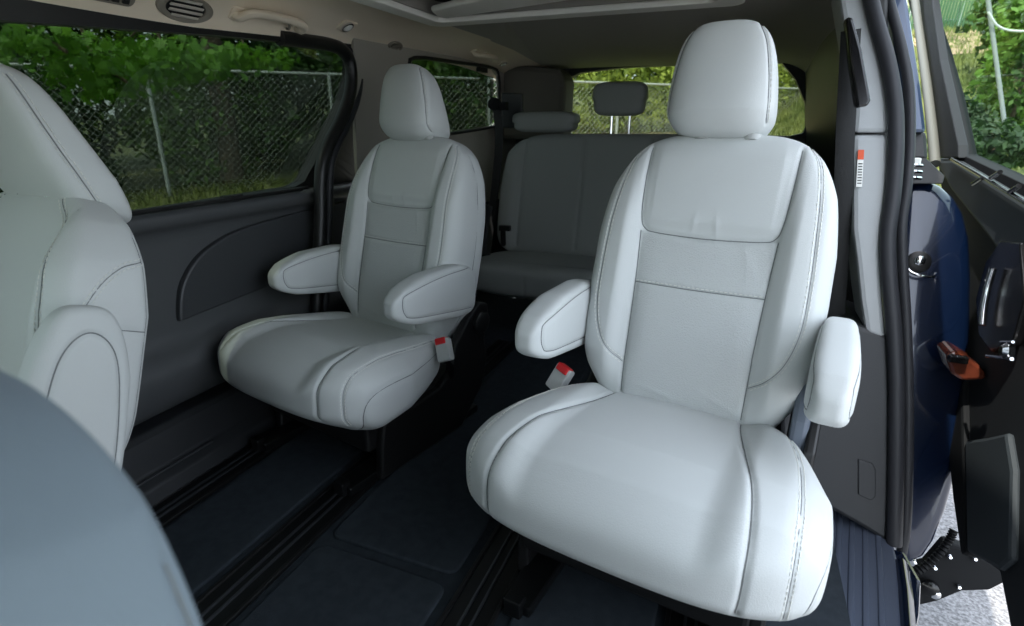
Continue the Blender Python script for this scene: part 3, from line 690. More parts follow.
# ------------------------------------------------------------------ front seats
def front_seat(label, loc, rz, with_arm, back_tilt=18, lm='leather', scale=1.0):
    t = empty('front_seat', loc, label, 'car seat', None, rz, scale)
    a = R_(back_tilt); S = np.array([0, math.sin(a), math.cos(a)]); N = np.array([0, -math.cos(a), math.sin(a)])
    def wb(V):
        A_, b, c = V[:, 0], -V[:, 1], V[:, 2]
        s = -.05 + (c + 1) / 2 * .57; W = np.interp(s, [-.05, .1, .3, .40, .47, .52], [.23, .25, .262, .250, .225, .19]); x = A_ * W; ax = np.abs(x)
        n = -.075 + b * np.interp(s, [-.05, .3, .52], [.085, .075, .05]) + sstep(-.2, .5, b) * (.045 * sstep(.13, .20, ax) * sstep(0, .1, s) * (1 - .7 * sstep(.36, .52, s)))
        return np.stack([x, s * S[1] + n * N[1], s * S[2] + n * N[2]], 1)
    def f(p): return [np.array([x, 0, 0]) + s * S + .1 * N for x, s in p]
    sm = []
    for sx in (-1, 1):
        sm.append(dict(pts=f([(sx * .15, 0), (sx * .145, .2), (sx * .15, .35), (sx * .16, .49)]), dir=tuple(-N), depth=.006, sig=.006))
        sm.append(dict(pts=f([(sx * .10, .505), (sx * .17, .44), (sx * .205, .35), (sx * .222, .2), (sx * .215, .05)]), dir=tuple(-N), depth=.003, sig=.005, stitch='two', off=.006))
        side = lambda q: [np.array([sx * .5, 0, 0]) + s * S + n * N for s, n in q]
        sm.append(dict(pts=side([(.45, -.11), (.3, -.125), (.1, -.13), (0, -.13)]), dir=(-sx, 0, 0), depth=.004, sig=.005))
        sm.append(dict(pts=side([(.20, .02), (.28, .005), (.35, -.03), (.39, -.07), (.405, -.11)]), dir=(-sx, 0, 0), depth=.003, sig=.005, stitch='two', off=.006))
        sm.append(dict(pts=side([(.27, -.125), (.275, -.08), (.28, -.03)]), dir=(-sx, 0, 0), depth=.003, sig=.005))
    padded('backrest', (110, 30, 120), 4.6, wb, M[lm], t, sm, loc=(0, 0, .40))
    def wc(V):
        A_, b, c = V[:, 0], V[:, 1], V[:, 2]; y = -.22 + b * .28; x = A_ * .265
        return np.stack([x, y, .32 + c * .10 + sstep(0, .6, c) * .02 * sstep(.15, .22, np.abs(x))], 1)
    padded('cushion', (50, 50, 16), 4, wc, M[lm], t, [])
    def wh(V):
        A_, b, c = V[:, 0], -V[:, 1], V[:, 2]
        s = .472 + (c + 1) / 2 * .25; n0 = np.interp(s, [.47, .72], [-.130, .060]); th = np.interp(s, [.46, .56, .72], [.066, .07, .042])
        n0 = n0 + (0 if with_arm else .14)
        x = A_ * np.interp(s, [.46, .56, .72], [.135, .135, .11]); n = n0 + b * th
        return np.stack([x, s * S[1] + n * N[1], s * S[2] + n * N[2]], 1)
    padded('headrest', (50, 30, 50), 5, wh, M[lm], t, [dict(pts=[np.array([sx * .5, 0, 0]) + s * S + n * N for s, n in ((.485, -.105), (.56, -.04), (.64, .02), (.70, .06))], dir=(-sx, 0, 0), depth=.004, sig=.006, stitch='two', off=.006) for sx in (-1, 1)], loc=(0, 0, .40))
    for sx in (-1, 1):
        mb = MB(); q = lambda s, n: np.array([sx * .05, 0, .40]) + s * S + n * N; mb.tube([q(.48, -.05), q(.56, -.03)], .006, 8); mb.build('headrest_post', M['chrome'], t, smooth=True)
    if with_arm:
        def wa(V):
            A_, b, c = V[:, 0], -V[:, 1], V[:, 2]
            s = -.06 + (c + 1) / 2 * .385; n = .010 + b * np.interp(s, [-.06, .2, .325], [.086, .080, .060])
            return np.stack([A_ * .032, s * S[1] + n * N[1], s * S[2] + n * N[2]], 1)
        rg = [np.array([.3, 0, 0]) + s * S + n * N for s, n in ((-.03, -.050), (.12, -.050), (.24, -.034), (.282, .010), (.24, .052), (.12, .070), (-.03, .072))]
        padded('armrest', (16, 40, 90), 3.6, wa, M[lm], t, [dict(pts=rg, dir=(-1, 0, 0), depth=.004, sig=.005)], loc=(.292, 0, .40))
    mb = MB(); mb.box((0, -.22, .12), (.22, .24, .10)); mb.build('seat_base', M['blackp'], t, bev=.01)
    return t
front_seat('light grey front passenger seat with raised armrest at the left edge', (-1.295, 0.475, 0), R_(-3), True)
front_seat('blurred grey seat shoulder closest to the camera at lower left', (-0.425, -0.13, 0), R_(0), False, 18, 'driver_leather_shaded', 1.035)

# ------------------------------------------------------------------ things on the left headliner edge
def cove_pt(y, k):
    """point and inward normal on the left cove at fraction k of its height (0 top, 1 bottom)"""
    prof = catmull([(0.575, 1.375), (0.66, 1.372), (0.74, 1.352), (0.80, 1.315), (0.832, 1.278), (0.843, 1.245)], 8)
    i = min(len(prof) - 2, int(k * (len(prof) - 1))); r_, z_ = prof[i]; r2, z2 = prof[i + 1]
    top = float(sstep(0.9, 2.6, y)) * 0.055
    f = lambda r, z: np.array([-0.565 - r, y, z + top * (1.375 - z) / 0.16 + (zc(y) - 1.375)])
    p = f(r_, z_); q = f(r2, z2); d = q - p; n = np.array([-d[2], 0, d[0]]); n /= np.linalg.norm(n)
    if n[0] < 0: n = -n
    return p, n
def frame_at(px, py):
    best = None
    for y in np.arange(.5, 3.4, .02):
        for k in np.arange(0.15, 1, .04):
            p, n = cove_pt(y, k); v = p - EYE; d = v @ FWD; u, w = CX + F * (v @ RGT) / d, CY - F * (v @ UPV) / d
            e = (u - px) ** 2 + (w - py) ** 2
            if best is None or e < best[0]: best = (e, p, n)
    _, p, n = best
    ay = Vector((0, 1, 0)); az = Vector(n); ax = ay.cross(az).normalized()
    m = Matrix((ax, ay, az)).transposed().to_4x4(); m.translation = Vector(p); return m      # local z = into cabin, y = along the van, x = across
def mount(name, px, py, label, cat, group=None):
    t = empty(name, (0, 0, 0), label, cat, group); t.matrix_world = frame_at(px, py); return t
def vent(px, py, label, r=.055, open_=True):
    t = mount('air_vent', px, py, label, 'air vent', 'headliner air vents')
    mb = MB(); n = 32; V = []; Fc = []
    pr = [(1.0, 0.0), (1.0, .006), (.90, .010), (.72, .007), (.68, -.006)]
    for a_, h in pr:
        for k in range(n): w = 2 * math.pi * k / n; V.append((.45 * r * a_ * math.cos(w), r * a_ * math.sin(w), h))
    for i in range(len(pr) - 1):
        for k in range(n): Fc.append((i * n + k, i * n + (k + 1) % n, (i + 1) * n + (k + 1) % n, (i + 1) * n + k))
    mb.add(V, Fc); mb.build('bezel', M['vent'], t, smooth=True)
    mb = MB(); mb.prism([(.32 * r * math.cos(w), .70 * r * math.sin(w), .001) for w in np.linspace(0, 2 * math.pi, 24, endpoint=False)], (0, 0, .002)); mb.build('backing', M['blackp'], t)
    for x in (-.36, -.12, .12, .36):
        L = math.sqrt(max(0, .60 ** 2 - x * x)) * r
        mb = MB(); mb.box((x * r * .62 * 1.1, 0, .007), (.0042, L * 1.0, .0018), Matrix.Rotation(.5, 3, 'Y')); mb.build('louvre', M['ventl'] if open_ else M['vent'], t, bev=.001)
    return t
vent(185, 8, 'oval air vent with pale louvres above the left door window', .082)
vent(395, 45, 'dim air vent above the rear quarter window', .05, False)
t = mount('air_control_panel', 95, -9, 'dark recessed grille in the headliner at the top left corner', 'air vent')
mb = MB(); mb.prism([(x, y, 0) for x, y in rrect(-.022, -.085, .022, .085, .018)], (0, 0, .006)); mb.build('bezel', M['vent'], t, bev=.003)
for y in np.linspace(-.06, .06, 6): mb = MB(); mb.box((0, y, .008), (.014, .008, .003)); mb.build('slot', M['blackp'], t, bev=.001)
def handle(px, py, label, L=.12, hook=True):
    t = mount('grab_handle', px, py, label, 'grab handle', 'grab handles over the left windows')
    P = [(.016, -L, -.004), (.012, -L, .018), (-.010, -L * .90, .028), (-.020, -L * .6, .030), (-.022, 0, .030), (-.020, L * .6, .030), (-.010, L * .90, .028), (.012, L, .018), (.016, L, -.004)]
    mb = MB(); mb.tube(catmull(P, 6), .0175, 12, flat=(1.0, .7)); mb.build('grip', M['beige'], t, smooth=True)
    for s in (-1, 1): mb = MB(); mb.prism([(x + .012, y + s * L, 0) for x, y in rrect(-.022, -.022, .022, .022, .008)], (0, 0, .008)); mb.build('mount_cover', M['beige'], t, bev=.004)
    mb = MB(); mb.tube(catmull([(.004, L * .62, .0), (.006, L * .62, .014), (.016, L * .62, .018), (.022, L * .62, .010)], 4), .004, 8); mb.build('coat_hook', M['vent'], t, smooth=True)
    return t
handle(268, 16, 'beige grab handle above the left door window')
handle(486, 52, 'dim grab handle above the rear quarter window', .10)
def dome(px, py, label):
    t = mount('reading_light', px, py, label, 'light', 'reading lights over the left windows')
    mb = MB(); mb.prism([(x, y, 0) for x, y in rrect(-.024, -.042, .024, .042, .012)], (0, 0, .005)); mb.build('bezel', M['beige'], t, bev=.002)
    mb = MB(); mb.lathe([(.019, .0), (.019, .009), (.015, .013), (.008, .016), (.002, .017)], (0, 0, 0), (0, 0, 1)); mb.build('lens', M['lampglass'], t, smooth=True)
    mb = MB(); mb.lathe([(.023, .003), (.023, .010), (.019, .011)], (0, 0, 0), (0, 0, 1)); mb.build('lens_ring', M['chrome'], t, smooth=True)
dome(347, 27, 'round reading light left of the sunroof corner')
dome(503, 62, 'small round reading light near the rear corner')

def airbag_label(O, N, px, name, label):
    P = [on(a, b, O, N) for a, b in px]; c = sum(P) / 4; nn = np.array(N, float); nn /= np.linalg.norm(nn)
    if (EYE - c) @ nn < 0: nn = -nn
    t = empty(name, tuple(c), label, 'label', 'warning labels on the pillars')
    up = P[3] - P[0]; q = [p - c for p in P]
    mb = MB(); mb.prism(q, nn * .0012); mb.build('paper', M['white'], t)
    f = lambda u, v: (q[0] * (1 - u) + q[1] * u) * (1 - v) + (q[3] * (1 - u) + q[2] * u) * v
    mb = MB(); mb.prism([f(0, 0) + nn * .0013, f(1, 0) + nn * .0013, f(1, .26) + nn * .0013, f(0, .26) + nn * .0013], nn * .0008); mb.build('orange_header', M['orange'], t)
    mb = MB()
    for k in range(8): v = .36 + k * .075; mb.prism([f(.15, v) + nn * .0013, f(.85, v) + nn * .0013, f(.85, v + .03) + nn * .0013, f(.15, v + .03) + nn * .0013], nn * .0005)
    mb.build('text_lines', M['ink'], t)
airbag_label((-1.40, 0, 0), (1, 0.25, 0), ((351, 154), (359, 154), (360, 176), (353, 176)), 'warning_label', 'orange and white warning label on the pillar behind the left seat')

# ------------------------------------------------------------------ right side: opening edge, pillar, open door
TO, TN = (0.40, 1.60, 0.45), (0, 1, -0.30)
def plate(name, px, O, N, depth, m, parent=None, curve=0, bev=.006, off=(0, 0, 0)):
    P = [on(a, b, O, N) - np.array(off) for a, b in px]
    if curve: P = list(catmull(P, curve, True))
    mb = MB(); mb.prism(P, depth); return mb.build(name, m, parent, bev=bev)
def tubepx(name, px, O, N, r, m, parent=None, off=(0, 0, 0), flat=None):
    P = catmull([on(a, b, O, N) - np.array(off) for a, b in px], 8); mb = MB(); mb.tube(P, r, 12, flat=flat, up=(0, 1, 0)); return mb.build(name, m, parent, smooth=True)
# inner side wall behind the pillar (dark)
mb = MB(); mb.prism([(x, 1.86, z) for x, z in ((.37, -.02), (.42, -.02), (.405, .8), (.29, 1.40), (.24, 1.40), (.345, .8))], (0, 1.76, 0)); struct(mb.build('wall_right', M['blackp'], bev=.01), 'dark right rear interior wall')
struct(plate('wall_right_upper', [(838, -12), (866, -12), (874, 30), (882, 62), (888, 100), (889, 133), (853, 133), (855, 110), (850, 60)], TO, TN, (0.0, .16, 0), M['greytrim'], bev=.012), 'grey upper pillar trim at the sliding door opening')
struct(plate('wall_right_middle', [(853, 135), (889, 135), (889, 180), (884, 225), (881, 255), (883, 300), (887, 341), (866, 334), (861, 300), (857, 260), (853, 230), (853, 190)], TO, TN, (0.0, .16, 0), M['greytrim'], bev=.012), 'grey middle pillar trim with warning label')
struct(plate('wall_right_lower', [(858, 325), (893, 337), (896, 420), (898, 550), (862, 528), (834, 512), (780, 540), (780, 400), (835, 330)], TO, TN, (0.0, .30, 0), M['darktrim'], bev=.012), 'dark lower trim panel beside the sliding door opening')
struct(plate('trim_6', [(858, 459), (873, 464), (876, 470), (876, 497), (871, 501), (858, 495)], np.array(TO) + np.array([0, -.004, 0]), TN, (0.0, .02, 0), M['darktrim'], bev=.003), 'small access cover in the lower trim')
airbag_label(tuple(np.array(TO) + np.array([0, -.004, 0])), TN, ((858, 150), (864, 150), (862, 187), (856, 187)), 'warning_label', 'narrow orange and white warning label on the right pillar')
t = empty('shoulder_belt', tuple(on(857, 60, (0.4, 1.62, .8), (0, 1, 0))), 'black shoulder belt with long slider cover on the right pillar', 'seat belt')
B0 = np.array(t.location)
plate('slider_cover', [(846, 17), (853, 17), (862, 50), (871, 100), (868, 106), (857, 108), (850, 60)], (0.4, 1.54, .8), (0, 1, -.3), (0, .05, 0), M['blackg'], t, bev=.006, off=B0)
P = [on(a, b, (0.4, 1.72, .8), (0, 1, 0)) - B0 for a, b in ((851, 30), (846, 120), (842, 220), (836, 320), (830, 420))]
mb = MB(); mb.tube(catmull(P, 5), .022, 8, flat=(1, .12), up=(0, 1, 0)); mb.build('webbing', M['belt'], t, smooth=True)
# third row right: belt buckle and edge glimpsed in the gap
mb = MB(); p = on(833, 253, (0.4, 1.9, 0), (0, 1, 0)); mb.lathe([(.008, -.004), (.010, 0), (.006, .006)], p, (0, -1, 0)); tag(mb.build('trim_bolt', M['chrome'], smooth=True), 'tiny chrome bolt in the dark gap beside the right seat', 'bolt')

G1 = [(866, -20), (876, 20), (888, 62), (895, 105), (896, 150), (893, 195), (888, 235), (889, 275), (893, 320), (896, 380), (896, 450), (895, 510), (894, 545)]
G2 = [(884, -20), (893, 15), (902, 50), (909, 90), (910, 140), (907, 185), (902, 225), (903, 270), (906, 320), (908, 380), (908, 450), (906, 520), (901, 558)]
TO2 = np.array(TO) + np.array([0, -.01, 0])
struct(tubepx('trim_7', G1, TO2, TN, .0185, M['rubber'], flat=(1, .9)), 'wide rubber seal of the sliding door opening')
struct(tubepx('trim_8', G2, TO2 + np.array([0, .03, 0]), TN, .0125, M['rubber'], flat=(1, 1)), 'narrow rubber bead of the sliding door opening')
mb = MB()
# painted body behind the seals
struct(plate('wall_right_pillar', [(884, -20), (905, -20), (914, 40), (922, 90), (927, 133), (906, 133), (902, 90)], TO2 + np.array([0, .09, 0]), TN, (0.0, .10, 0), M['bluegrey'], bev=.01), 'blue painted pillar outside the seal')
struct(plate('trim_9', [(905, 128), (927, 132), (929, 160), (905, 160)], TO2 + np.array([0, .12, 0]), TN, (0.0, .10, 0), M['blackp'], bev=.01), 'black pillar foot')
jamb = plate('quarter_panel', [(903, 183), (915, 181), (928, 181), (942, 187), (955, 198), (965, 215), (971, 240), (973, 280), (972, 330), (969, 390), (964, 440), (957, 480), (947, 515), (935, 545), (925, 560), (900, 572), (895, 500), (895, 300)], TO2 + np.array([0, .16, 0]), TN, (0.02, .50, 0), M['navy'], bev=.06); jamb.modifiers['bevel'].segments = 8; jamb.data.polygons.foreach_set('use_smooth', [True] * len(jamb.data.polygons)); struct(jamb, 'navy painted rear quarter at the door opening')
t = empty('door_striker', tuple(on(918, 262, TO2 + np.array([0, .15, 0]), TN)), 'small metal door striker loop on the navy body edge', 'latch')
mb = MB(); mb.lathe([(.028, 0), (.030, -.006), (.024, -.010)], (0, 0, 0), (0, 1, -.2)); mb.build('base_plate', M['blackp'], t, smooth=True)
mb = MB(); mb.lathe([(.012, -.008), (.013, -.016), (.008, -.020)], (0, 0, .004), (0, 1, -.2)); mb.build('bolt', M['chrome'], t, smooth=True)
mb = MB(); mb.tube(catmull([(-.03, -.01, -.005), (-.02, -.035, -.022), (.01, -.04, -.03), (.035, -.03, -.03), (.045, -.008, -.026)], 5), .004, 8); mb.build('striker_loop', M['chrome'], t, smooth=True)
# roller bracket on top of the quarter panel
t = empty('roller_bracket', tuple(on(918, 170, TO2 + np.array([0, .10, 0]), TN)), 'black roller bracket with metal rings above the navy body edge', 'bracket')
B0 = np.array(t.location)
plate('bracket_plate', [(905, 176), (907, 160), (926, 158), (945, 176), (943, 184), (906, 184)], TO2 + np.array([0, .12, 0]), TN, (0, .06, 0), M['blackp'], t, off=B0, bev=.003)
mb = MB(); c = on(912, 172, TO2 + np.array([0, .06, 0]), TN) - B0
for k in range(3): mb.lathe([(.024 - .002 * k, -.004), (.027 - .002 * k, 0), (.024 - .002 * k, .004)], c + np.array([0, 0, .016 * k - .016]), (0, 0.15, 1))
mb.build('roller', M['chrome'], t, smooth=True)
mb = MB(); c = on(915, 161, TO2 + np.array([0, .05, 0]), TN) - B0; mb.box(c, (.012, .01, .008)); mb.build('roller_cap', M['white'], t, bev=.003)

# open sliding door
DO, DN = np.array([0.66, 1.9, 0.8]), np.array([1, -0.06, 0])
D = empty('sliding_door', (0.66, 1.8, 0.0), 'open sliding door seen from inside with dark trim and clear window', 'door'); DB = np.array(D.location)
W = [(921, -12), (1060, -12), (1060, 204), (1024, 184), (961, 154), (957, 130), (950, 95), (940, 55), (930, 22)]
out_ = [(905, -30), (1075, -30), (1075, 222), (1024, 196), (955, 163), (946, 150)]
P_o = [on(a, b, DO, DN) for a, b in ((900, -30), (1075, -30), (1075, 225), (950, 162), (938, 120), (918, 40))]
P_i = [on(a, b, DO, DN) for a, b in W]
ax_y = np.array([0.06, 1, 0]); ax_y /= np.linalg.norm(ax_y)
to2 = lambda p: ((p - DO) @ ax_y, p[2])
def dmap(u, v, side): return tuple(DO + ax_y * u + np.array([0, 0, v - DO[2]]) + np.array([.045 * side, 0, 0]) - DB)
ring_slab('window_frame', [to2(p) for p in P_o], [to2(p) for p in P_i], dmap, M['doorblack'], D, bev=.004)
mb = MB(); q = [p - DB + np.array([.03, 0, 0]) for p in P_i]; mb.add(q + [p + np.array([.005, 0, 0]) for p in q], [tuple(range(len(q))), tuple(range(len(q), 2 * len(q)))]); mb.build('window_pane', M['clear'], D)
tubepx('frame_seal', [(913, -15), (919, 30), (926, 80), (932, 130), (935, 164)], DO - np.array([.045, 0, 0]), DN, .017, M['sealgrey'], D, off=DB)
plate('window_pillar', [(922, -15), (930, -15), (940, 60), (958, 145), (958, 158), (940, 158), (935, 130), (926, 50)], DO - np.array([.02, 0, 0]), DN, (.03, 0, 0), M['doorpanel'], D, off=DB, bev=.005)
plate('trim_panel', [(936, 158), (955, 158), (1024, 197), (1075, 226), (1075, 640), (1010, 640), (997, 572), (966, 550), (960, 500), (952, 470), (946, 440), (945, 380), (952, 330), (962, 300), (955, 230), (940, 190)], DO, DN, (.06, 0, 0), M['doorpanel'], D, off=DB, bev=.015)
plate('upper_trim', [(934, 160), (953, 159), (1024, 202), (1075, 234), (1075, 330), (1024, 290), (985, 235), (950, 190)], DO - np.array([.02, 0, 0]), DN, (.03, 0, 0), M['doorpanel2'], D, off=DB, bev=.012)
tubepx('window_seal', [(952, 159), (975, 172), (1000, 187), (1030, 205), (1070, 230)], DO - np.array([.03, 0, 0]), DN, .006, M['blackg'], D, off=DB)
mb = MB(); 
for a, b in ((973, 184), (991, 178), (1010, 192)): mb.tube([on(a, b, DO - np.array([.035, 0, 0]), DN) - DB, on(a + 9, b - 6, DO - np.array([.035, 0, 0]), DN) - DB], .006, 8)
mb.build('shade_hook', M['blackg'], D, smooth=True)
plate('lower_trim', [(964, 440), (985, 437), (1006, 432), (1012, 470), (1010, 560), (998, 570), (966, 552)], DO - np.array([.014, 0, 0]), DN, (.02, 0, 0), M['doorpanel2'], D, off=DB, bev=.012)
plate('rear_edge_seal', [(945, 385), (962, 378), (963, 440), (965, 552), (960, 556), (952, 500), (948, 460)], DO - np.array([.015, 0, 0]), DN, (.05, 0, 0), M['doorblack'], D, off=DB, bev=.01)
sw = plate('switch_panel', [(946, 356), (955, 351), (966, 357), (980, 366), (987, 373), (986, 380), (962, 381), (952, 375)], (.6, 1.62, .5), (0, 1, 0), (0, .09, 0), M['amber'], D, off=DB, bev=.008)
mb = MB(); c = on(958, 359, (.6, 1.612, .5), (0, 1, 0)) - DB; mb.box(c, (.020, .010, .009)); mb.build('window_switch', M['blackg'], sw, bev=.003)
mb = MB(); c = on(961, 357, (.6, 1.601, .5), (0, 1, 0)) - DB; mb.box(c, (.009, .003, .002)); mb.build('switch_rocker', M['chrome'], sw, bev=.001)
plate('handle_recess', [(975, 300), (985, 262), (1000, 240), (1020, 242), (1024, 300), (1012, 345), (990, 352), (978, 335)], DO - np.array([.03, 0, 0]), DN, (.02, 0, 0), M['blackg'], D, off=DB, bev=.006)
tubepx('door_handle', [(993, 268), (988, 285), (984, 305), (982, 325)], DO - np.array([.045, 0, 0]), DN, .008, M['chrome'], D, off=DB)
mb = MB(); c = on(1005, 351, DO - np.array([.05, 0, 0]), DN) - DB; mb.lathe([(.016, .012), (.017, 0), (.010, -.008)], c, (1, 0, 0)); mb.build('lock_knob', M['chrome'], D, smooth=True)
mb = MB(); mb.tube([on(a, b, DO - np.array([.045, 0, 0]), DN) - DB for a, b in ((987, 356), (1012, 359))], .004, 8); mb.tube([on(a, b, DO - np.array([.045, 0, 0]), DN) - DB for a, b in ((1001, 342), (1013, 342))], .003, 8); mb.build('chrome_strip', M['chrome'], D, smooth=True)
plate('outer_skin', [(1012, 430), (1024, 380), (1075, 380), (1075, 660), (1012, 660), (1008, 600)], DO + np.array([.06, 0, 0]), DN, (.05, 0, 0), M['navy'], D, off=DB, bev=.01)
# lower arm that carries the door
AO, AN = (0.66, 1.65, -.1), (0, 1, -.45)
arm = plate('roller_arm', [(898, 572), (925, 566), (945, 543), (960, 547), (985, 558), (1003, 565), (1006, 583), (990, 591), (962, 592), (938, 602), (912, 608), (900, 600)], AO, AN, (0, .04, 0), M['armblack'], D, off=DB, bev=.008)
for i, (a, b) in enumerate(((935, 568), (950, 557), (975, 559), (959, 587))):
    mb = MB(); mb.lathe([(.006, .004), (.007, 0), (.004, -.006)], on(a, b, np.array(AO) - np.array([0, .012, 0]), AN) - DB, (0, 1, -.4)); mb.build('bolt', M['chrome'], arm, smooth=True)
for (a, b, r_) in ((930, 588, .022), (935, 593, .014), (901, 570, .015), (912, 562, .012)):
    mb = MB(); mb.lathe([(r_ * .7, .012), (r_, .006), (r_, -.008), (r_ * .6, -.012)], on(a, b, np.array(AO) - np.array([0, .02, 0]), AN) - DB, (.3, 1, -.2)); mb.build('roller', M['chrome'] if r_ < .02 else M['blackg'], arm, smooth=True)
P = catmull([on(a, b, np.array(AO) - np.array([0, .03, 0]), AN) for a, b in ((893, 572), (905, 575), (920, 570), (936, 557), (948, 542), (954, 530))], 14)
mb = MB(); mb.tube(P, [0.0105 + 0.0020 * math.sin(i * 2.2) for i in range(len(P))], 10); tag(mb.build('cable_conduit', M['armblack'], smooth=True), 'black corrugated cable conduit curving from the sill to the open door', 'cable conduit')

# step sill with ribs
SO, SN = (0.4, 1.3, -.03), (0, 0, 1)
st_ = plate('trim_10', [(700, 720), (760, 620), (806, 560), (834, 499), (862, 516), (893, 539), (898, 560), (900, 600), (903, 640), (910, 760)], SO, SN, (0, 0, -.04), M['sill'], bev=.008); struct(st_, 'blue grey ribbed step sill')
mb = MB()
for a0, a1 in ((852, 850), (865, 866), (878, 883), (840, 834)):
    P = [on(a0, 512 + (a0 - 840) * .62, SO, SN), on((a0 + a1) / 2, 580, SO, SN), on(a1, 660, SO, SN)]; mb.tube([p + np.array([0, 0, .0]) for p in P], .006, 8, flat=(1.2, .7))
struct(mb.build('trim_11', M['sill'], smooth=True), 'raised ribs on the step sill')
mb = MB(); P = [on(a, b, SO, SN) + np.array([.01, 0, -.03]) for a, b in ((897, 560), (901, 590), (904, 640), (912, 760))]; mb.tube(P, .02, 8, flat=(1, 2)); struct(mb.build('trim_12', M['navy'], smooth=True), 'navy outer edge of the sill')
mb = MB(); P = [on(a, b, (0, 0, -.12), SN) for a, b in ((898, 575), (914, 606), (912, 640), (900, 700))]; mb.prism(P + [p + np.array([-.25, 0, 0]) for p in P[::-1]], (0, 0, .08)); struct(mb.build('trim_13', M['navy'], bev=.01), 'navy rocker panel below the sill')

# ------------------------------------------------------------------ outside: fence, trees, bushes
FP = np.array([-9.5, 7.04, 0]); FD = np.array([0.724, 0.69, 0]); FT = 1.9
def fpt(s, z): p = FP + FD * s; return np.array([p[0], p[1], z])
t = empty('chain_link_fence', tuple(fpt(0, 0)), 'long grey chain link fence with top rail between the van and the trees', 'fence'); B0 = np.array(t.location)
L0, L1 = -7.0, 24.0
mb = MB(); mb.tube([fpt(L0, FT) - B0, fpt(L1, FT) - B0], .024, 8); mb.build('top_rail', M['galv'], t, smooth=True)
for s in (-6.2, -3.1, 0.03, 2.98, 6.15, 9.3, 12.4, 15.5, 18.6):
    p = fpt(s, 0); z0 = gz(p[0], p[1]) - .1; mb = MB(); mb.tube([fpt(s, min(z0, FT - .5)) - B0, fpt(s, FT + .03) - B0], .034, 8); mb.build('post', M['galv'], t, smooth=True)
mb = MB(); step = .115; zb = -.5; H_ = FT - zb
nn = np.array([-FD[1], FD[0], 0]) * .003
k = L0
while k < L1:
    for sg in (1, -1):
        a_, b_ = (k, k + H_) if sg > 0 else (k + H_, k)
        p, q = fpt(a_, zb) - B0 + nn * sg, fpt(b_, FT) - B0 + nn * sg
        e = np.array([-FD[1], FD[0], 0]) * .0036; w = np.array([0, 0, .0042])
        mb.add([p - w, p + e, p + w, p - e, q - w, q + e, q + w, q - e], [(0, 1, 5, 4), (1, 2, 6, 5), (2, 3, 7, 6), (3, 0, 4, 7)])
    k += step
mb.build('wire_mesh', M['wire'], t)

def leaf_mesh(n, size, ctr, rad, seed, shape='quad', shell=.35, droop=.3):
    r = np.random.default_rng(seed); V = []; Fc = []
    d = r.normal(size=(n, 3)); d /= np.linalg.norm(d, axis=1)[:, None]
    rr = (shell + (1 - shell) * r.random(n)) ** .6
    lump = 1 + .22 * np.sin(d[:, 0] * 5 + seed) * np.sin(d[:, 1] * 4 + seed * 2) + .12 * np.sin(d[:, 2] * 9 + seed)
    C = d * (rr * lump)[:, None] * np.array(rad) + np.array(ctr)
    nrm = d * .6 + r.normal(size=(n, 3)) * .7 + np.array([0, 0, .5]); nrm /= np.linalg.norm(nrm, axis=1)[:, None]
    a = np.cross(nrm, r.normal(size=(n, 3))); a /= np.linalg.norm(a, axis=1)[:, None]; b = np.cross(nrm, a)
    sz = size * (.6 + .8 * r.random(n))
    if shape == 'quad':
        tmpl = [(-1, 0), (-.2, -.55), (1, 0), (-.2, .55)]
    else:   # five lobed leaf
        tmpl = [(-.9, 0), (-.5, -.35), (-.75, -.8), (-.1, -.55), (.05, -1), (.35, -.5), (.9, -.55), (.6, -.15), (1.15, 0), (.6, .15), (.9, .55), (.35, .5), (.05, 1), (-.1, .55), (-.75, .8), (-.5, .35)]
    m = len(tmpl)
    P = np.zeros((n, m, 3))
    for i, (u, v) in enumerate(tmpl): P[:, i] = C + a * (u * sz)[:, None] + b * (v * sz)[:, None] - np.array([0, 0, 1]) * (droop * abs(u) * sz * .3)[:, None]
    return P.reshape(-1, 3), [tuple(range(i * m, i * m + m)) for i in range(n)]
def plant(name, label, cat, base, parts, trunk=None, group=None):
    t = empty(name, base, label, cat, group)
    V = []; Fc = []
    for (n, size, ctr, rad, seed, m, shape) in parts:
        v, f = leaf_mesh(n, size, ctr, rad, seed, shape); b = len(V); V += list(v); Fc += [tuple(i + b for i in q) for q in f]
    link('foliage', mesh('foliage', V, Fc), parts[0][5], t, False)
    mb = MB()
    if trunk:
        mb.tube(catmull(trunk[0], 5), trunk[1], 10); mb.build('trunk', M['bark'], t, smooth=True)
    return t
G = 'trees and bushes behind the fence'
rr = random.Random(3)
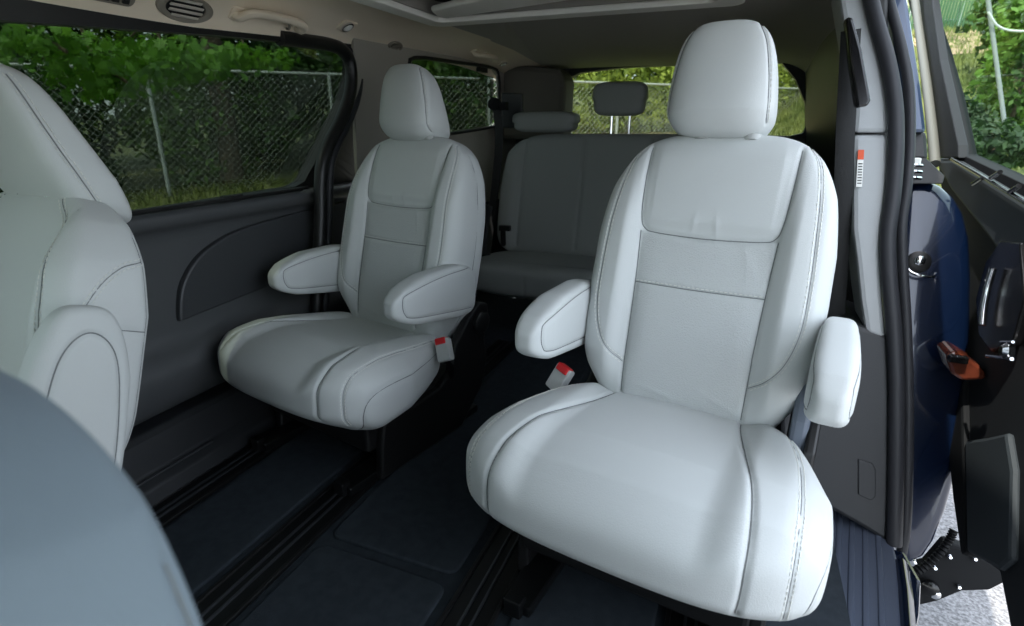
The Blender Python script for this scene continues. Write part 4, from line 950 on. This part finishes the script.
# dense row behind the fence
nrm_f = np.array([-FD[1], FD[0], 0])
desc = ['dark leafy tree behind the fence with a thick crown', 'mid green bushy tree behind the fence']
i = 0
ORD = 'first second third fourth fifth sixth seventh eighth ninth tenth eleventh twelfth thirteenth fourteenth fifteenth sixteenth'.split()
for s in np.arange(-6, 16.5, 2.1):
    for rowk, (dd, rz_, hz) in enumerate(((1.5, 1.5, 1.9), (4.2, 2.4, 4.0))):
        if rowk and i % 2: pass
        p = FP + FD * (s + rr.uniform(-.4, .4) + rowk * 1.0) + nrm_f * (dd + rr.uniform(-.2, .3)); z = max(gz(p[0], p[1]), ZG)
        far = s > 7
        m = (M['leafy'] if far and rowk == 0 else (M['leaf'] if (i + rowk) % 2 else M['leafd']))
        hh = rz_ if rowk else 1.35
        w_ = ORD[i]
        lab = (('yellowish green bush against the fence, ' if far else 'dark green bush against the fence, ') + w_ + ' from the left') if rowk == 0 else 'tall dark tree behind the fence bushes, ' + w_ + ' from the left'
        cz = hh if rowk == 0 else 3.6
        plant('bush' if rowk == 0 else 'tree', lab, 'bush' if rowk == 0 else 'tree', (p[0], p[1], z), [(5200 if rowk else 3600, .11 if rowk else .075, (0, 0, cz), (1.9 if rowk else 1.45, 1.5, 3.6 if rowk else 1.6), i * 7 + rowk + 1, m, 'quad')],
              ([(0, 0, -.2), (.05, 0, 1.5), (0, .1, 3.5)], [.14, .12, .08]) if rowk else ([(0, 0, -.2), (.02, 0, .8)], [.04, .02]), G + (' far' if far else ' near') + str(rowk))
    i += 1
# the bare dark trunk
p = fpt(1.0, 0) + nrm_f * .9
plant('tree', 'thick bare brown trunk just behind the fence in the left window', 'tree', (p[0], p[1], 0 - .4), [(700, .1, (0, 0, 4.2), (1.2, 1.0, .9), 91, M['leafd'], 'quad')], ([(0, 0, -.1), (.06, 0, 1.3), (-.03, .05, 3.2), (.05, 0, 4.5)], [.24, .19, .17, .12]))
# maple boughs in front of the fence
def bough(c, rad, n, seed, label):
    t = empty('maple_bough', tuple(c), label, 'tree branch', None)
    v, f = leaf_mesh(int(n * 2.0), .058, (0, 0, 0), rad, seed, 'lobed', .1, .6)
    link('foliage', mesh('foliage', v, f), M['maple'], t, False)
    mb = MB(); mb.tube(catmull([(-.1, .0, 2.6), (-.1, 0, 1.2), (.0, 0, .2), (.3, .1, -.1)], 5), .018, 8); mb.tube([(-.05, 0, .5), (-.5, -.2, .1)], .01, 6); mb.build('branch', M['bark'], t, smooth=True)
bough(on_x(165, 62, -6.3), (.85, .75, .28), 260, 5, 'bright maple leaves hanging at the middle of the left window')
bough(on_x(95, 72, -6.2), (.55, .6, .30), 160, 8, 'bright maple leaves hanging left in the window, above the fence rail')
bough(on_x(30, 40, -6.0), (.5, .6, .2), 90, 12, 'maple leaves at the top left corner of the window')
bough(on_x(245, 58, -6.6), (.8, .8, .16), 130, 15, 'maple leaves under the top edge of the left window')

# grass and low weeds along the fence, grass on the bank
def blades(name, n, x0, x1, y0, y1, h, seed, m, label, cond=None):
    r = np.random.default_rng(seed); V = []; Fc = []; k = 0
    for q in range(n):
        x = r.uniform(x0, x1); y = r.uniform(y0, y1)
        if cond and not cond(x, y): continue
        z = max(gz(x, y), ZG); a = r.uniform(0, 6.28); w = .012 + .012 * r.random(); H = h * (.5 + r.random()); dx, dy = r.normal() * .35 * H, r.normal() * .35 * H
        V += [(x - w * math.cos(a), y - w * math.sin(a), z), (x + w * math.cos(a), y + w * math.sin(a), z), (x + dx, y + dy, z + H)]; Fc.append((k, k + 1, k + 2)); k += 3
    return tag(link(name, mesh(name, V, Fc), m, None, False), label, 'grass', None, 'stuff')
def near_fence(x, y):
    d = (np.array([x, y]) - FP[:2]) @ nrm_f[:2]; return -3.0 < d < .6
blades('fence_grass', 26000, -14, 2, 2, 16, .16, 3, M['blade'], 'tufty green grass along the foot of the fence', near_fence)
blades('bank_grass', 42000, .8, 9, 4.2, 18, .12, 4, M['blade'], 'sunlit grass on the bank beyond the open sliding door')
# leaf litter patch behind the van
g = terrain('litter_strip', -5.5, 0.5, 9.0, 15.5, 24, 24, lambda x, y: gz(x, y), M['litter'], .03); struct(g, 'brown leaf litter on the ground behind the van')

# seen through the window of the open door
t = empty('slatted_fence', tuple(on_y(950, 20, 17.0)), 'green slatted fence on top of the bank, seen through the open door window', 'fence'); B0 = np.array(t.location)
mb = MB()
for k in range(36):
    a_ = on_y(905 + k * 3.0, 40, 17.0); mb.box((a_[0] - B0[0], .0, (4.3 - B0[2])), (.022, .012, 1.5), Matrix.Rotation(.05, 3, 'Y'))
mb.build('slats', M['slat'], t)
for k, x in enumerate((905, 930, 955, 982)):
    a_ = on_y(x, 40, 17.0); mb = MB(); mb.tube([(a_[0] - B0[0], .04, 2.4 - B0[2]), (a_[0] - B0[0], .04, 5.9 - B0[2])], .05, 8); mb.build('post', M['galv'], t, smooth=True)
mb = MB(); 
for z in (3.3, 4.4, 5.6): mb.tube([(on_y(900, 40, 17.0)[0] - B0[0], .05, z - B0[2]), (on_y(1010, 40, 17.0)[0] - B0[0], .05, z - B0[2])], .03, 8)
mb.build('rail', M['galv'], t, smooth=True)
t = empty('metal_pole', tuple(on_y(1000, 118, 8.0)), 'grey leaning metal pole on the grass bank', 'pole'); B0 = np.array(t.location)
mb = MB(); mb.tube([on_y(1006, 135, 8.0) - B0, on_y(984, -30, 8.4) - B0], .022, 10); mb.build('shaft', M['polegrey'], t, smooth=True)
mb = MB(); mb.tube(catmull([on_y(988, 12, 8.2) - B0, on_y(998, 26, 8.2) - B0, on_y(1015, 31, 8.2) - B0, on_y(1045, 30, 8.2) - B0], 6), .012, 8); mb.build('loose_wire', M['galv'], t, smooth=True)
def shrub(px, py, Y, rad, n, sz, seed, m, label):
    c = on_y(px, py, Y); z = gz(c[0], c[1]); 
    return plant('bush', label, 'bush', (c[0], c[1], z), [(n, sz, (0, 0, c[2] - z), rad, seed, m, 'quad')], ([(0, 0, -.1), (.02, 0, max(.2, c[2] - z))], [.04, .02]))
shrub(1024, 70, 9.5, (.52, .6, 1.25), 4200, .05, 41, M['leaf'], 'leafy green bush right of the metal pole')
shrub(1040, -5, 12.0, (.9, 1.0, 1.0), 2600, .08, 42, M['leafd'], 'dark leafy crown at the top right corner, above the pole')
shrub(962, 132, 7.0, (.24, .35, .28), 2600, .035, 43, M['leafd'], 'low dark bush added as the tree reflection at the lower left of the open door window')  # bush added to stand in for trees mirrored in the door glass
shrub(992, 148, 6.5, (.45, .4, .22), 1800, .04, 44, M['leafd'], 'low dark weeds at the foot of the metal pole')
g = terrain('litter_bank', 3.2, 6.4, 14.2, 16.6, 16, 12, gz, M['litter'], .05); struct(g, 'bare brown strip at the top of the grass bank')
